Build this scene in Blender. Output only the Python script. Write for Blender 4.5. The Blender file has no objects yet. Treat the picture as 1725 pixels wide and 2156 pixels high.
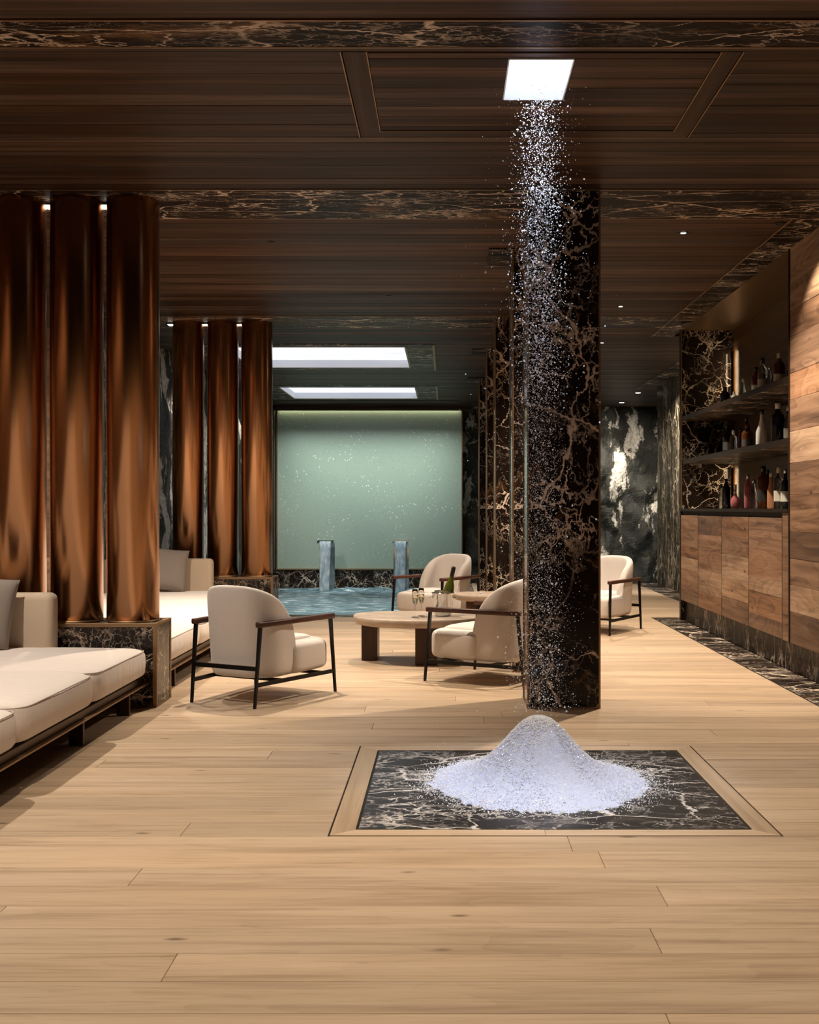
import bpy, bmesh, math, random
from mathutils import Vector, Matrix, noise
random.seed(7)
PI = math.pi
SC = bpy.context.scene
COL = SC.collection

# ------------------------------------------------------------------ camera
EYE = 1.30          # eye height, metres
CEIL = 3.36         # ceiling height
cam_d = bpy.data.cameras.new('camera')
cam = bpy.data.objects.new('camera', cam_d)
COL.objects.link(cam)
cam.location = (0, 0, EYE)
cam.rotation_euler = (PI/2, 0, 0)
cam_d.sensor_fit = 'HORIZONTAL'
cam_d.sensor_width = 36
cam_d.lens = 48.0
cam_d.shift_x = -0.0438
cam_d.shift_y = -0.0046
cam_d.clip_start = 0.05
SC.camera = cam

# ------------------------------------------------------------------ world, exposure
w = bpy.data.worlds.new('world'); SC.world = w
w.use_nodes = True
w.node_tree.nodes['Background'].inputs[0].default_value = (0.02, 0.017, 0.014, 1)
w.node_tree.nodes['Background'].inputs[1].default_value = 1.0
SC.view_settings.view_transform = 'Standard'
SC.view_settings.look = 'None'
SC.view_settings.exposure = 0.0
SC.view_settings.gamma = 1.0
SC.view_settings.use_curve_mapping = False

WARM = (1.0, 0.84, 0.66)
WHITE = (1.0, 0.90, 0.79)
COOL = (0.80, 0.88, 1.0)

# ------------------------------------------------------------------ object helpers
def tag(o, label=None, cat=None, group=None, kind=None):
    if label: o['label'] = label
    if cat: o['category'] = cat
    if group: o['group'] = group
    if kind: o['kind'] = kind
    return o

def link(name, me, mat=None, parent=None):
    o = bpy.data.objects.new(name, me)
    COL.objects.link(o)
    if mat is not None: me.materials.append(mat)
    if parent is not None: o.parent = parent
    return o

def empty(name, loc=(0, 0, 0), rz=0.0):
    o = bpy.data.objects.new(name, None)
    COL.objects.link(o)
    o.location = loc; o.rotation_euler = (0, 0, rz)
    o.empty_display_size = 0.1
    return o

def from_bm(name, bm, mat, parent=None, smooth=False):
    bmesh.ops.recalc_face_normals(bm, faces=bm.faces)
    me = bpy.data.meshes.new(name)
    bm.to_mesh(me); bm.free()
    if smooth:
        me.polygons.foreach_set('use_smooth', [True]*len(me.polygons))
    return link(name, me, mat, parent)

def bm_box(bm, x0, x1, y0, y1, z0, z1, bev=0.0, seg=1):
    r = bmesh.ops.create_cube(bm, size=1.0)
    vs = r['verts']
    for v in vs:
        v.co = Vector((x0 if v.co.x < 0 else x1, y0 if v.co.y < 0 else y1, z0 if v.co.z < 0 else z1))
    if bev > 0:
        es = list({e for v in vs for e in v.link_edges})
        bmesh.ops.bevel(bm, geom=es, offset=bev, segments=seg, affect='EDGES', profile=0.5)

def box(name, x0, x1, y0, y1, z0, z1, mat, parent=None, bev=0.0, seg=1, smooth=False):
    bm = bmesh.new()
    bm_box(bm, min(x0,x1), max(x0,x1), min(y0,y1), max(y0,y1), min(z0,z1), max(z0,z1), bev, seg)
    return from_bm(name, bm, mat, parent, smooth)

def bm_lathe(bm, prof, seg=24, c=(0, 0, 0)):
    rings = []
    for r, z in prof:
        if r < 1e-6:
            rings.append([bm.verts.new((c[0], c[1], c[2]+z))])
        else:
            rings.append([bm.verts.new((c[0]+r*math.cos(2*PI*i/seg), c[1]+r*math.sin(2*PI*i/seg), c[2]+z)) for i in range(seg)])
    for a, b in zip(rings, rings[1:]):
        for i in range(seg):
            j = (i+1) % seg
            if len(a) == 1 and len(b) == 1: continue
            if len(a) == 1: bm.faces.new((a[0], b[i], b[j]))
            elif len(b) == 1: bm.faces.new((a[i], a[j], b[0]))
            else: bm.faces.new((a[i], a[j], b[j], b[i]))

def lathe(name, prof, mat, parent=None, seg=24, c=(0, 0, 0), smooth=True):
    bm = bmesh.new(); bm_lathe(bm, prof, seg, c)
    return from_bm(name, bm, mat, parent, smooth)

def bm_bar(bm, p, q, w0, d0, w1=None, d1=None, up=(0, 1, 0)):
    """rectangular bar from p to q, w across, d along the 'up' hint"""
    p, q = Vector(p), Vector(q)
    w1 = w0 if w1 is None else w1; d1 = d0 if d1 is None else d1
    t = (q-p).normalized(); u = Vector(up)
    s = t.cross(u).normalized(); u = s.cross(t).normalized()
    vs = []
    for c, w_, d_ in ((p, w0, d0), (q, w1, d1)):
        for a, b in ((-1,-1), (1,-1), (1,1), (-1,1)):
            vs.append(bm.verts.new(c + s*a*w_/2 + u*b*d_/2))
    f = [(0,1,2,3), (7,6,5,4), (0,4,5,1), (1,5,6,2), (2,6,7,3), (3,7,4,0)]
    for k in f: bm.faces.new([vs[i] for i in k])
    return vs

def bar(name, p, q, w0, d0, mat, parent=None, w1=None, d1=None, up=(0, 1, 0), bev=0.0):
    bm = bmesh.new(); bm_bar(bm, p, q, w0, d0, w1, d1, up)
    if bev: bmesh.ops.bevel(bm, geom=list(bm.edges), offset=bev, segments=2, affect='EDGES', profile=0.5)
    return from_bm(name, bm, mat, parent, bool(bev))

def sgp(v, m): return math.copysign(abs(v)**m, v)

def superell(bm, c, a, b, h, e_z, e_xy, nu=64, nv=20, crown=None):
    rings = []
    for j in range(nv+1):
        v = -PI/2 + PI*j/nv
        cv, sv = sgp(math.cos(v), e_z), sgp(math.sin(v), e_z)
        if j in (0, nv):
            rings.append([bm.verts.new((c[0], c[1], c[2]+h*sv))]); continue
        ring = []
        for i in range(nu):
            u = 2*PI*i/nu
            ring.append(bm.verts.new((c[0]+a*cv*sgp(math.cos(u), e_xy), c[1]+b*cv*sgp(math.sin(u), e_xy), c[2]+h*sv)))
        rings.append(ring)
    for p, q in zip(rings, rings[1:]):
        for i in range(nu):
            k = (i+1) % nu
            if len(p) == 1: bm.faces.new((p[0], q[i], q[k]))
            elif len(q) == 1: bm.faces.new((p[i], p[k], q[0]))
            else: bm.faces.new((p[i], p[k], q[k], q[i]))

def bm_tube(bm, pts, r, seg=8, closed=False):
    n = len(pts); rings = []
    for i in range(n):
        p = Vector(pts[i])
        a = Vector(pts[(i-1) % n]) if (closed or i > 0) else p
        b = Vector(pts[(i+1) % n]) if (closed or i < n-1) else p
        t = (b-a)
        t = t.normalized() if t.length > 1e-9 else Vector((0, 0, 1))
        u = Vector((0, 0, 1)) if abs(t.z) < 0.9 else Vector((1, 0, 0))
        s = t.cross(u).normalized(); u = s.cross(t)
        rings.append([bm.verts.new(p + (s*math.cos(2*PI*k/seg) + u*math.sin(2*PI*k/seg))*r) for k in range(seg)])
    m = n if closed else n-1
    for i in range(m):
        a, b = rings[i], rings[(i+1) % n]
        for k in range(seg):
            l = (k+1) % seg
            bm.faces.new((a[k], a[l], b[l], b[k]))
    if not closed:
        bm.faces.new(rings[0][::-1]); bm.faces.new(rings[-1])

def copy_tree(o, parent=None):
    c = o.copy(); COL.objects.link(c)
    if parent is not None: c.parent = parent
    for ch in o.children: copy_tree(ch, c)
    return c

# ------------------------------------------------------------------ material helpers
class NT:
    def __init__(self, name):
        self.m = bpy.data.materials.new(name); self.m.use_nodes = True
        self.t = self.m.node_tree; self.n = self.t.nodes
        self.b = self.n['Principled BSDF']
    def new(self, k, **kw):
        nd = self.n.new(k)
        for a, v in kw.items(): setattr(nd, a, v)
        return nd
    def put(self, sock, v):
        if hasattr(v, 'is_output') or isinstance(v, bpy.types.NodeSocket): self.t.links.new(v, sock)
        elif isinstance(v, tuple) and len(v) == 3 and sock.type == 'RGBA': sock.default_value = (*v, 1)
        else: sock.default_value = v
    def set(self, **kw):
        for k, v in kw.items(): self.put(self.b.inputs[k.replace('_', ' ')], v)
    def math(self, op, a, b=0.0, clamp=False):
        nd = self.new('ShaderNodeMath', operation=op, use_clamp=clamp)
        self.put(nd.inputs[0], a); self.put(nd.inputs[1], b); return nd.outputs[0]
    def vmath(self, op, a, b=(0, 0, 0)):
        nd = self.new('ShaderNodeVectorMath', operation=op)
        self.put(nd.inputs[0], a)
        if op == 'SCALE': self.put(nd.inputs[3], b)
        else: self.put(nd.inputs[1], b)
        return nd.outputs[0]
    def mix(self, f, a, b, blend='MIX'):
        nd = self.new('ShaderNodeMix', data_type='RGBA', blend_type=blend)
        self.put(nd.inputs[0], f); self.put(nd.inputs[6], a); self.put(nd.inputs[7], b); return nd.outputs[2]
    def noise(self, vec, scale, detail=4, rough=0.55, dist=0.0, col=False):
        nd = self.new('ShaderNodeTexNoise')
        self.put(nd.inputs['Vector'], vec); nd.inputs['Scale'].default_value = scale
        nd.inputs['Detail'].default_value = detail; nd.inputs['Roughness'].default_value = rough
        nd.inputs['Distortion'].default_value = dist
        return nd.outputs['Color' if col else 'Fac']
    def voro(self, vec, scale, feature='DISTANCE_TO_EDGE', rnd=1.0):
        nd = self.new('ShaderNodeTexVoronoi', feature=feature)
        self.put(nd.inputs['Vector'], vec); nd.inputs['Scale'].default_value = scale
        nd.inputs['Randomness'].default_value = rnd
        return nd.outputs['Distance']
    def ramp(self, f, *stops):
        nd = self.new('ShaderNodeValToRGB'); self.put(nd.inputs[0], f)
        el = nd.color_ramp.elements
        while len(el) < len(stops): el.new(0.5)
        for e, (p, c) in zip(el, stops):
            e.position = p
            e.color = (c, c, c, 1) if isinstance(c, (int, float)) else (*c, 1)
        return nd.outputs[0]
    def coord(self, scale=(1, 1, 1), rand=0.0):
        v = self.new('ShaderNodeTexCoord').outputs['Object']
        if rand:
            r = self.new('ShaderNodeObjectInfo').outputs['Random']
            cb = self.new('ShaderNodeCombineXYZ')
            self.put(cb.inputs[0], self.math('MULTIPLY', r, rand)); self.put(cb.inputs[1], self.math('MULTIPLY', r, rand*1.7)); self.put(cb.inputs[2], self.math('MULTIPLY', r, rand*2.3))
            v = self.vmath('ADD', v, cb.outputs[0])
        return self.vmath('MULTIPLY', v, scale)
    def rand(self): return self.new('ShaderNodeObjectInfo').outputs['Random']
    def bump(self, h, strength=0.3, dist=0.01):
        nd = self.new('ShaderNodeBump'); self.put(nd.inputs['Height'], h)
        nd.inputs['Strength'].default_value = strength; nd.inputs['Distance'].default_value = dist
        self.t.links.new(nd.outputs[0], self.b.inputs['Normal'])

def plain(name, col, rough=0.5, metal=0.0, **kw):
    a = NT(name); a.set(Base_Color=col, Roughness=rough, Metallic=metal)
    for k, v in kw.items(): a.put(a.b.inputs[k.replace('_', ' ')], v)
    return a.m

def emit(name, col, strength):
    a = NT(name); a.set(Base_Color=(0.8, 0.8, 0.8), Roughness=0.5)
    a.put(a.b.inputs['Emission Color'], col); a.b.inputs['Emission Strength'].default_value = strength
    return a.m

def wood(name, dark, mid, light, axis='x', across=16.0, along=0.7, rough=0.5, var=0.35, knots=0.0, bump=0.15, rand=31.0, rings=0.0, spec=0.35):
    a = NT(name)
    sc = {'x': (along, across, across), 'y': (across, along, across), 'z': (across, across, along)}[axis]
    v = a.coord(sc, rand)
    vv = a.coord(tuple(s*0.32 if s == across else s*0.9 for s in sc), rand)
    n1 = a.noise(v, 1.0, 6, 0.62, 0.6)
    n2 = a.noise(vv, 1.0, 3, 0.5, 0.4)
    n3 = a.noise(v, 5.0, 3, 0.6)
    f = a.math('ADD', a.math('MULTIPLY', n1, 0.55), a.math('MULTIPLY', n2, 0.45))
    if rings:
        rl = a.noise(a.coord(tuple(3.2 if q == across else 0.55 for q in sc), rand), 1.0, 2, 0.45, 0.3)
        rg = a.math('FRACT', a.math('MULTIPLY', rl, 13.0))
        rg = a.math('MULTIPLY', rg, rg)
        f = a.math('ADD', f, a.math('MULTIPLY', a.math('SUBTRACT', 0.35, rg), rings))
    c = a.ramp(f, (0.30, dark), (0.5, mid), (0.72, light))
    c = a.mix(a.math('MULTIPLY', a.ramp(n3, (0.30, 1.0), (0.46, 0.0)), 0.45), c, dark)
    if knots:
        ks = a.noise(a.coord((1, 1, 1), rand), 4.0, 2, 0.5, 0, True)
        kv = a.vmath('ADD', a.coord(tuple(1.7 if s == along else 5.0 for s in sc), rand), a.vmath('SCALE', ks, 0.10))
        kd = a.voro(kv, 1.0, 'F1')
        kf = a.ramp(kd, (0.02, 1.0), (0.075, 0.0))
        c = a.mix(a.math('MULTIPLY', kf, knots), c, tuple(x*0.35 for x in dark))
    hv = a.new('ShaderNodeHueSaturation')
    a.put(hv.inputs['Color'], c)
    a.put(hv.inputs['Value'], a.math('ADD', a.math('MULTIPLY', a.rand(), var*2), 1-var))
    a.put(hv.inputs['Saturation'], a.math('ADD', 1.0-var*0.45, a.math('MULTIPLY', a.math('FRACT', a.math('MULTIPLY', a.rand(), 7.31)), var*0.6)))
    a.set(Base_Color=hv.outputs[0], Roughness=rough, Specular_IOR_Level=spec)
    a.bump(n1, bump, 0.004)
    return a.m

def marble(name, stretch=(1, 1, 1), scale=1.0, base=(0.006, 0.004, 0.0035), base2=(0.022, 0.014, 0.010), vein=(0.86, 0.73, 0.60), gold=(0.36, 0.18, 0.075),
           amt=1.0, goldamt=0.5, rough=0.12, rand=0.0, warp=0.55, spec=0.16, dense=0.0):
    a = NT(name)
    v0 = a.coord(tuple(s*scale for s in stretch), rand)
    wv = a.vmath('SUBTRACT', a.noise(v0, 1.6, 5, 0.6, 0, True), (0.5, 0.5, 0.5))
    v = a.vmath('ADD', v0, a.vmath('SCALE', wv, warp))
    v2 = a.vmath('ADD', v0, a.vmath('SCALE', a.vmath('SUBTRACT', a.noise(v0, 4.0, 5, 0.65, 0, True), (0.5, 0.5, 0.5)), warp*0.55))
    m1 = a.ramp(a.noise(v0, 1.3, 3, 0.5), (0.36, 0.0), (0.56, 1.0))
    m2 = a.ramp(a.noise(a.vmath('ADD', v0, (7.3, 2.1, 4.4)), 1.9, 3, 0.5), (0.47, 0.0), (0.60, 1.0))
    m3 = a.ramp(a.noise(a.vmath('ADD', v0, (3.7, 9.1, 1.4)), 1.7, 3, 0.5), (0.52, 0.0), (0.64, 1.0))
    if dense: m2 = a.math('ADD', m2, dense, True); m3 = a.math('ADD', m3, dense, True); m1 = a.math('ADD', m1, dense, True)
    thick = a.ramp(a.noise(a.vmath('ADD', v0, (5.5, 0.3, 2.2)), 2.6, 2, 0.5), (0.35, 0.40), (0.70, 1.5))
    def line(d, lo, hi, top):
        return a.ramp(a.math('DIVIDE', d, thick), (lo, top), (hi, 0.0))
    big = a.math('MULTIPLY', line(a.voro(v, 1.5), 0.006, 0.020, 1.0), a.math('ADD', a.math('MULTIPLY', m1, 0.9), 0.08))
    med = a.math('MULTIPLY', line(a.voro(v2, 3.6), 0.008, 0.028, 0.9), m2)
    fine = a.math('MULTIPLY', line(a.voro(v2, 10.0), 0.012, 0.050, 0.6), m3)
    n4 = a.noise(v, 1.5, 5, 0.55)
    cont = a.math('MULTIPLY', line(a.math('ABSOLUTE', a.math('SUBTRACT', n4, 0.5)), 0.0015, 0.0075, 0.9), a.math('ADD', a.math('MULTIPLY', m2, 0.7), 0.25))
    f = a.math('MAXIMUM', a.math('MAXIMUM', big, med), a.math('MAXIMUM', fine, cont))
    f = a.math('MULTIPLY', f, amt, True)
    g = a.math('MULTIPLY', a.ramp(a.noise(a.vmath('ADD', v, (1.7, 5.1, 8.4)), 1.6, 6, 0.65), (0.60, 0.0), (0.76, 1.0)), goldamt)
    c = a.mix(a.noise(v, 3.0, 4, 0.6), base, base2)
    c = a.mix(g, c, gold)
    vc = a.mix(a.noise(v0, 2.0, 2, 0.5), vein, tuple((x+y)/2 for x, y in zip(vein, gold)))
    c = a.mix(f, c, vc)
    a.set(Base_Color=c, Roughness=rough, Specular_IOR_Level=spec)
    return a.m

def fabric(name, col, scale=260, bump=0.25, rough=0.95, var=0.06, folds=0.0):
    a = NT(name)
    v = a.coord()
    n = a.noise(v, scale, 2, 0.6)
    n2 = a.noise(v, 9, 3, 0.6)
    c = a.mix(a.math('MULTIPLY', n, var*4), col, tuple(x*0.8 for x in col))
    c = a.mix(a.math('MULTIPLY', n2, 0.12), c, tuple(x*0.85 for x in col))
    a.set(Base_Color=c, Roughness=rough, Sheen_Weight=0.15, Specular_IOR_Level=0.2)
    if folds:
        fo = a.noise(a.coord((3, 26, 3)), 1.0, 3, 0.55, 0.4)
        a.bump(a.math('ADD', a.math('MULTIPLY', n, 0.12), fo), 0.45, 0.02)
    else: a.bump(n, bump, 0.002)
    return a.m

M = {}
M['oak'] = wood('oak_floor', (0.31, 0.207, 0.128), (0.52, 0.378, 0.25), (0.62, 0.465, 0.32), 'x', 24, 0.8, 0.45, 0.12, 0.8, 0.10, rings=0.045)
M['oak_y'] = wood('oak_border', (0.28, 0.185, 0.11), (0.45, 0.32, 0.20), (0.53, 0.39, 0.255), 'y', 20, 0.55, 0.45, 0.06, 0.0, 0.10)
M['ceil'] = wood('walnut_ceiling', (0.010, 0.005, 0.003), (0.052, 0.026, 0.014), (0.165, 0.092, 0.052), 'x', 22, 0.45, 0.5, 0.55, 0.35, 0.12, spec=0.12)
M['ceil_y'] = wood('walnut_ceiling_border', (0.018, 0.009, 0.005), (0.060, 0.032, 0.018), (0.12, 0.068, 0.04), 'y', 22, 0.5, 0.5, 0.20, 0.0, 0.12, spec=0.12)
RECL = [wood('reclaimed_oak_'+n, d, m, l, 'y', 22, 0.8, 0.6, 0.14, 1.0, 0.12, 47.0, 0.11) for n, d, m, l in (
    ('tan', (0.10, 0.055, 0.030), (0.30, 0.185, 0.110), (0.44, 0.295, 0.19)), ('brown', (0.055, 0.027, 0.014), (0.185, 0.100, 0.056), (0.31, 0.185, 0.11)),
    ('dark', (0.035, 0.018, 0.010), (0.115, 0.062, 0.036), (0.21, 0.125, 0.076)), ('russet', (0.07, 0.031, 0.015), (0.235, 0.118, 0.060), (0.36, 0.205, 0.115)))]
def reclaimed(): return RECL[random.choice((0, 0, 1, 1, 1, 2, 3, 3))]
M['walnut'] = wood('furniture_walnut', (0.020, 0.008, 0.005), (0.060, 0.024, 0.014), (0.11, 0.048, 0.027), 'z', 22, 1.2, 0.35, 0.15, 0.0, 0.1)
M['walnut_arm'] = wood('armrest_walnut', (0.022, 0.008, 0.005), (0.070, 0.026, 0.015), (0.12, 0.048, 0.027), 'y', 30, 2.0, 0.35, 0.10, 0.0, 0.1, 0.0)
M['niche_wood'] = wood('niche_wood', (0.03, 0.015, 0.007), (0.10, 0.055, 0.025), (0.17, 0.10, 0.05), 'y', 16, 0.5, 0.4, 0.1, 0.0, 0.15)
M['marble'] = marble('dark_vein_marble', (1, 1, 0.8), 1.35, amt=1.1)
M['marble_floor'] = marble('inlay_marble', (0.75, 1.25, 1), 1.5, base=(0.012, 0.011, 0.011), base2=(0.04, 0.036, 0.034), vein=(0.80, 0.74, 0.68), gold=(0.30, 0.24, 0.18), amt=1.15, goldamt=0.25, rough=0.3, spec=0.12)
M['marble_x'] = marble('streaked_beam_marble', (0.5, 1.6, 1.4), 1.5, amt=1.0, goldamt=0.75, rough=0.4, spec=0.04, dense=0.08)
M['marble_y'] = marble('streaked_strip_marble', (0.6, 1.0, 1.0), 1.35, amt=1.2, goldamt=0.4, rough=0.35, vein=(0.80, 0.70, 0.58), spec=0.05, dense=0.12)
M['marble_z'] = marble('streaked_wall_marble', (1.2, 1.0, 0.30), 1.5, vein=(0.72, 0.62, 0.44), gold=(0.30, 0.21, 0.10), amt=1.3, goldamt=0.8, rough=0.35, base2=(0.03, 0.025, 0.016), spec=0.08, dense=0.4)
M['marble_skirt'] = marble('skirting_marble', (1.3, 1.1, 0.4), 1.4, amt=0.55, goldamt=0.5, rough=0.35, spec=0.08)
M['marble_fine'] = marble('fine_vein_marble', (1, 1, 1), 2.3, amt=1.1, dense=0.1)
M['marble_end'] = marble('niche_marble', (1, 1, 1), 1.9, amt=1.1)
M['brass'] = plain('aged_brass', (0.34, 0.22, 0.125), 0.48, 1.0)
M['bronze_dark'] = plain('dark_bronze', (0.075, 0.045, 0.028), 0.38, 0.9)
M['black'] = plain('black_steel', (0.012, 0.011, 0.011), 0.42, 0.6)
M['shadow_gap'] = plain('dark_joint', (0.010, 0.008, 0.007), 0.8)
M['chrome'] = plain('stainless', (0.72, 0.73, 0.74), 0.12, 1.0)
M['fab'] = fabric('cream_boucle', (0.72, 0.655, 0.605), 140, 0.9)
M['fab_sofa'] = fabric('ivory_linen', (0.78, 0.69, 0.62), 120, 0.25, folds=1.0)
M['fab_back'] = fabric('sand_wool', (0.60, 0.47, 0.34), 160, 0.3)
M['fab_pillow'] = fabric('taupe_velvet', (0.27, 0.22, 0.185), 200, 0.3)
M['piping'] = plain('cord_piping', (0.50, 0.42, 0.36), 0.9)
M['plaster'] = plain('white_plaster', (0.80, 0.82, 0.86), 0.8)
M['led'] = emit('led_glow', (1.0, 0.93, 0.80), 12.0)
M['led_warm'] = emit('warm_led_strip', (1.0, 0.80, 0.52), 42.0)
a = NT('daylight_panel'); n_ = a.noise(a.coord((0.5, 2.2, 1)), 2.0, 5, 0.6, 0.5)
a.set(Base_Color=(0.5, 0.5, 0.5), Roughness=0.6); a.put(a.b.inputs['Emission Color'], a.ramp(n_, (0.3, (0.62, 0.66, 0.78)), (0.55, (0.86, 0.89, 1.0)), (0.7, (0.98, 0.99, 1.0)))); a.b.inputs['Emission Strength'].default_value = 1.15
M['sky_panel'] = a.m
M['lens'] = emit('downlight_lens', (1.0, 0.88, 0.72), 6.0)

def copper():
    a = NT('brushed_copper')
    v = a.coord((1, 1, 0.15))
    n = a.noise(v, 3.0, 3, 0.5)
    c = a.mix(n, (0.40, 0.195, 0.090), (0.31, 0.168, 0.088))
    a.set(Base_Color=c, Metallic=1.0, Roughness=0.23)
    return a.m
M['copper'] = copper()

def travertine():
    a = NT('travertine')
    v = a.coord((1, 1, 6), 11)
    n = a.noise(v, 7, 6, 0.65)
    n2 = a.noise(v, 40, 3, 0.6)
    c = a.ramp(n, (0.3, (0.27, 0.205, 0.155)), (0.55, (0.40, 0.315, 0.245)), (0.75, (0.48, 0.39, 0.31)))
    c = a.mix(a.ramp(n2, (0.30, 0.5), (0.42, 0.0)), c, (0.24, 0.17, 0.12))
    a.set(Base_Color=c, Roughness=0.5); a.bump(n2, 0.2, 0.003)
    return a.m
M['travertine'] = travertine()

def green_panel():
    a = NT('green_sparkle_glass')
    v = a.coord()
    sp = a.voro(v, 26.0, 'F1'); sp2 = a.voro(a.vmath('ADD', v, (3.3, 1.2, 7.7)), 15.0, 'F1')
    n = a.noise(v, 1.0, 4, 0.6); nf = a.noise(v, 60, 3, 0.6)
    c = a.mix(nf, (0.33, 0.43, 0.36), (0.42, 0.52, 0.44))
    c = a.mix(a.math('MULTIPLY', a.ramp(sp, (0.14, 1.0), (0.22, 0.0)), 0.55), c, (0.16, 0.21, 0.18))
    m = a.ramp(a.noise(a.vmath('MULTIPLY', v, (0.7, 1, 1.4)), 1.5, 3, 0.5), (0.46, 0.0), (0.6, 1.0))
    c = a.mix(a.math('MULTIPLY', a.ramp(sp2, (0.13, 1.0), (0.19, 0.0)), m), c, (0.95, 0.97, 0.90))  # pale dots paint droplet sparkle into the panel colour
    a.set(Base_Color=c, Roughness=0.35, Coat_Weight=0.3, Coat_Roughness=0.15)
    a.bump(nf, 0.08, 0.003)
    return a.m
M['green'] = green_panel()

def rock():
    a = NT('rough_rock')
    v = a.coord()
    w1 = a.vmath('ADD', v, a.vmath('SCALE', a.noise(v, 1.4, 5, 0.6, 0, True), 0.5))
    n = a.noise(w1, 2.2, 8, 0.65)
    nf = a.noise(v, 22, 6, 0.7)
    n = a.math('ADD', a.math('MULTIPLY', n, 0.6), a.math('MULTIPLY', nf, 0.4))
    c = a.ramp(n, (0.3, (0.006, 0.0065, 0.005)), (0.52, (0.024, 0.024, 0.017)), (0.68, (0.13, 0.115, 0.08)))
    pm = a.noise(a.vmath('MULTIPLY', w1, (1.5, 1.5, 0.36)), 1.25, 8, 0.66)
    pf = a.ramp(pm, (0.525, 0.0), (0.555, 1.0))
    c = a.mix(a.math('MULTIPLY', pf, a.ramp(nf, (0.30, 0.35), (0.55, 1.0))), c, (0.62, 0.57, 0.48))
    a.set(Base_Color=c, Roughness=0.75); a.bump(nf, 0.6, 0.05)
    return a.m
M['rock'] = rock()

def water():
    a = NT('pool_water')
    v = a.coord((1.0, 1.6, 1))
    n = a.noise(v, 3.2, 5, 0.6, 0.6)
    n2 = a.noise(v, 11, 4, 0.6)
    c = a.ramp(n, (0.38, (0.08, 0.17, 0.21)), (0.55, (0.26, 0.38, 0.42)), (0.68, (0.75, 0.84, 0.86)))
    a.set(Base_Color=c, Roughness=0.10, IOR=1.33, Coat_Weight=0.0)
    a.bump(a.math('ADD', n, a.math('MULTIPLY', n2, 0.4)), 0.7, 0.06)
    return a.m
M['water'] = water()
a = NT('falling_water'); v_ = a.coord((6, 6, 1.5)); n_ = a.noise(v_, 4, 4, 0.6)
a.set(Base_Color=a.ramp(n_, (0.35, (0.45, 0.56, 0.60)), (0.52, (0.70, 0.80, 0.84)), (0.62, (1.0, 1.0, 1.0))), Roughness=0.05, Transmission_Weight=0.55, IOR=1.33)
a.bump(n_, 0.6, 0.03); M['sheet'] = a.m

def ice():
    a = NT('crushed_ice')
    v = a.coord()
    n = a.noise(v, 90, 4, 0.7); n2 = a.noise(v, 7, 3, 0.5)
    c = a.mix(n, (0.42, 0.49, 0.78), (0.74, 0.81, 1.0))
    a.set(Base_Color=c, Roughness=0.45, Subsurface_Weight=0.15)
    a.put(a.b.inputs['Subsurface Radius'], (0.03, 0.035, 0.05))
    a.bump(n, 0.7, 0.008)
    return a.m
M['ice'] = ice()
M['ice_bit'] = plain('ice_crystal', (0.92, 0.94, 1.0), 0.15, 0.0, Specular_IOR_Level=0.6)

def glass(name, col, rough=0.03, trans=1.0, ior=1.45):
    return plain(name, col, rough, 0.0, Transmission_Weight=trans, IOR=ior)
M['glass'] = glass('clear_glass', (0.96, 0.98, 0.97))
M['champ'] = glass('champagne', (0.95, 0.88, 0.68))
M['g_green'] = plain('green_bottle_glass', (0.10, 0.12, 0.015), 0.08, 0.0, Transmission_Weight=0.3)
M['foil'] = plain('black_gold_foil', (0.035, 0.028, 0.02), 0.35, 0.6)

# ------------------------------------------------------------------ structure: floor
floor = box('floor', -4.0, 5.4, -2.6, 13.05, -0.25, -0.032, M['shadow_gap']); tag(floor, 'pale oak plank floor of the lounge', 'floor', kind='structure')
box('floor_slab', 0.45, 5.4, 13.05, 18.7, -0.25, -0.032, M['shadow_gap'], floor)

def plank(x0, x1, y0, y1, parent, mat, z0=-0.03, z1=0.0, name='plank', bev=0.0015):
    if x1-x0 < 0.01 or y1-y0 < 0.01: return
    return box(name, x0+0.0008, x1-0.0008, y0+0.0012, y1-0.0012, z0, z1, mat, parent, bev)

IN = (-0.467, 1.341, 4.333, 5.98)     # inlay outer border on the floor
def floor_field(x0, x1, y0, y1, step=0.19, maxlen=2.6):
    ys = []; y = y0
    while y < y1-0.02:
        ys.append((y, min(y+step, y1))); y += step
    for (a, b) in ys:
        segs = [(x0, x1)]
        pieces = [(a, b, x0, x1)]
        if b > IN[2] and a < IN[3]:
            pieces = []
            lo, hi = max(a, IN[2]), min(b, IN[3])
            if a < lo: pieces.append((a, lo, x0, x1))
            if hi < b: pieces.append((hi, b, x0, x1))
            pieces += [(lo, hi, x0, IN[0]), (lo, hi, IN[1], x1)]
        off = random.uniform(0, maxlen)
        for (p, q, xa, xb) in pieces:
            if q-p < 0.012: continue
            cuts = [xa]
            c = x0 - off + maxlen
            while c < xb:
                if c > xa+0.25 and c < xb-0.25: cuts.append(c)
                c += maxlen
            cuts.append(xb)
            for u, v in zip(cuts, cuts[1:]): plank(u, v, p, q, floor, M['oak'])
floor_field(-3.7, 2.45, 2.05, 13.05, 0.19, 4.6)
floor_field(0.45, 3.62, 13.05, 18.68, 0.30, 3.6)
floor_field(2.45, 3.62, 13.0, 13.05, 0.30, 3.6)
box('floor_front', -3.7, 2.45, -2.5, 2.05, -0.03, 0.0, M['oak'], floor)
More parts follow.
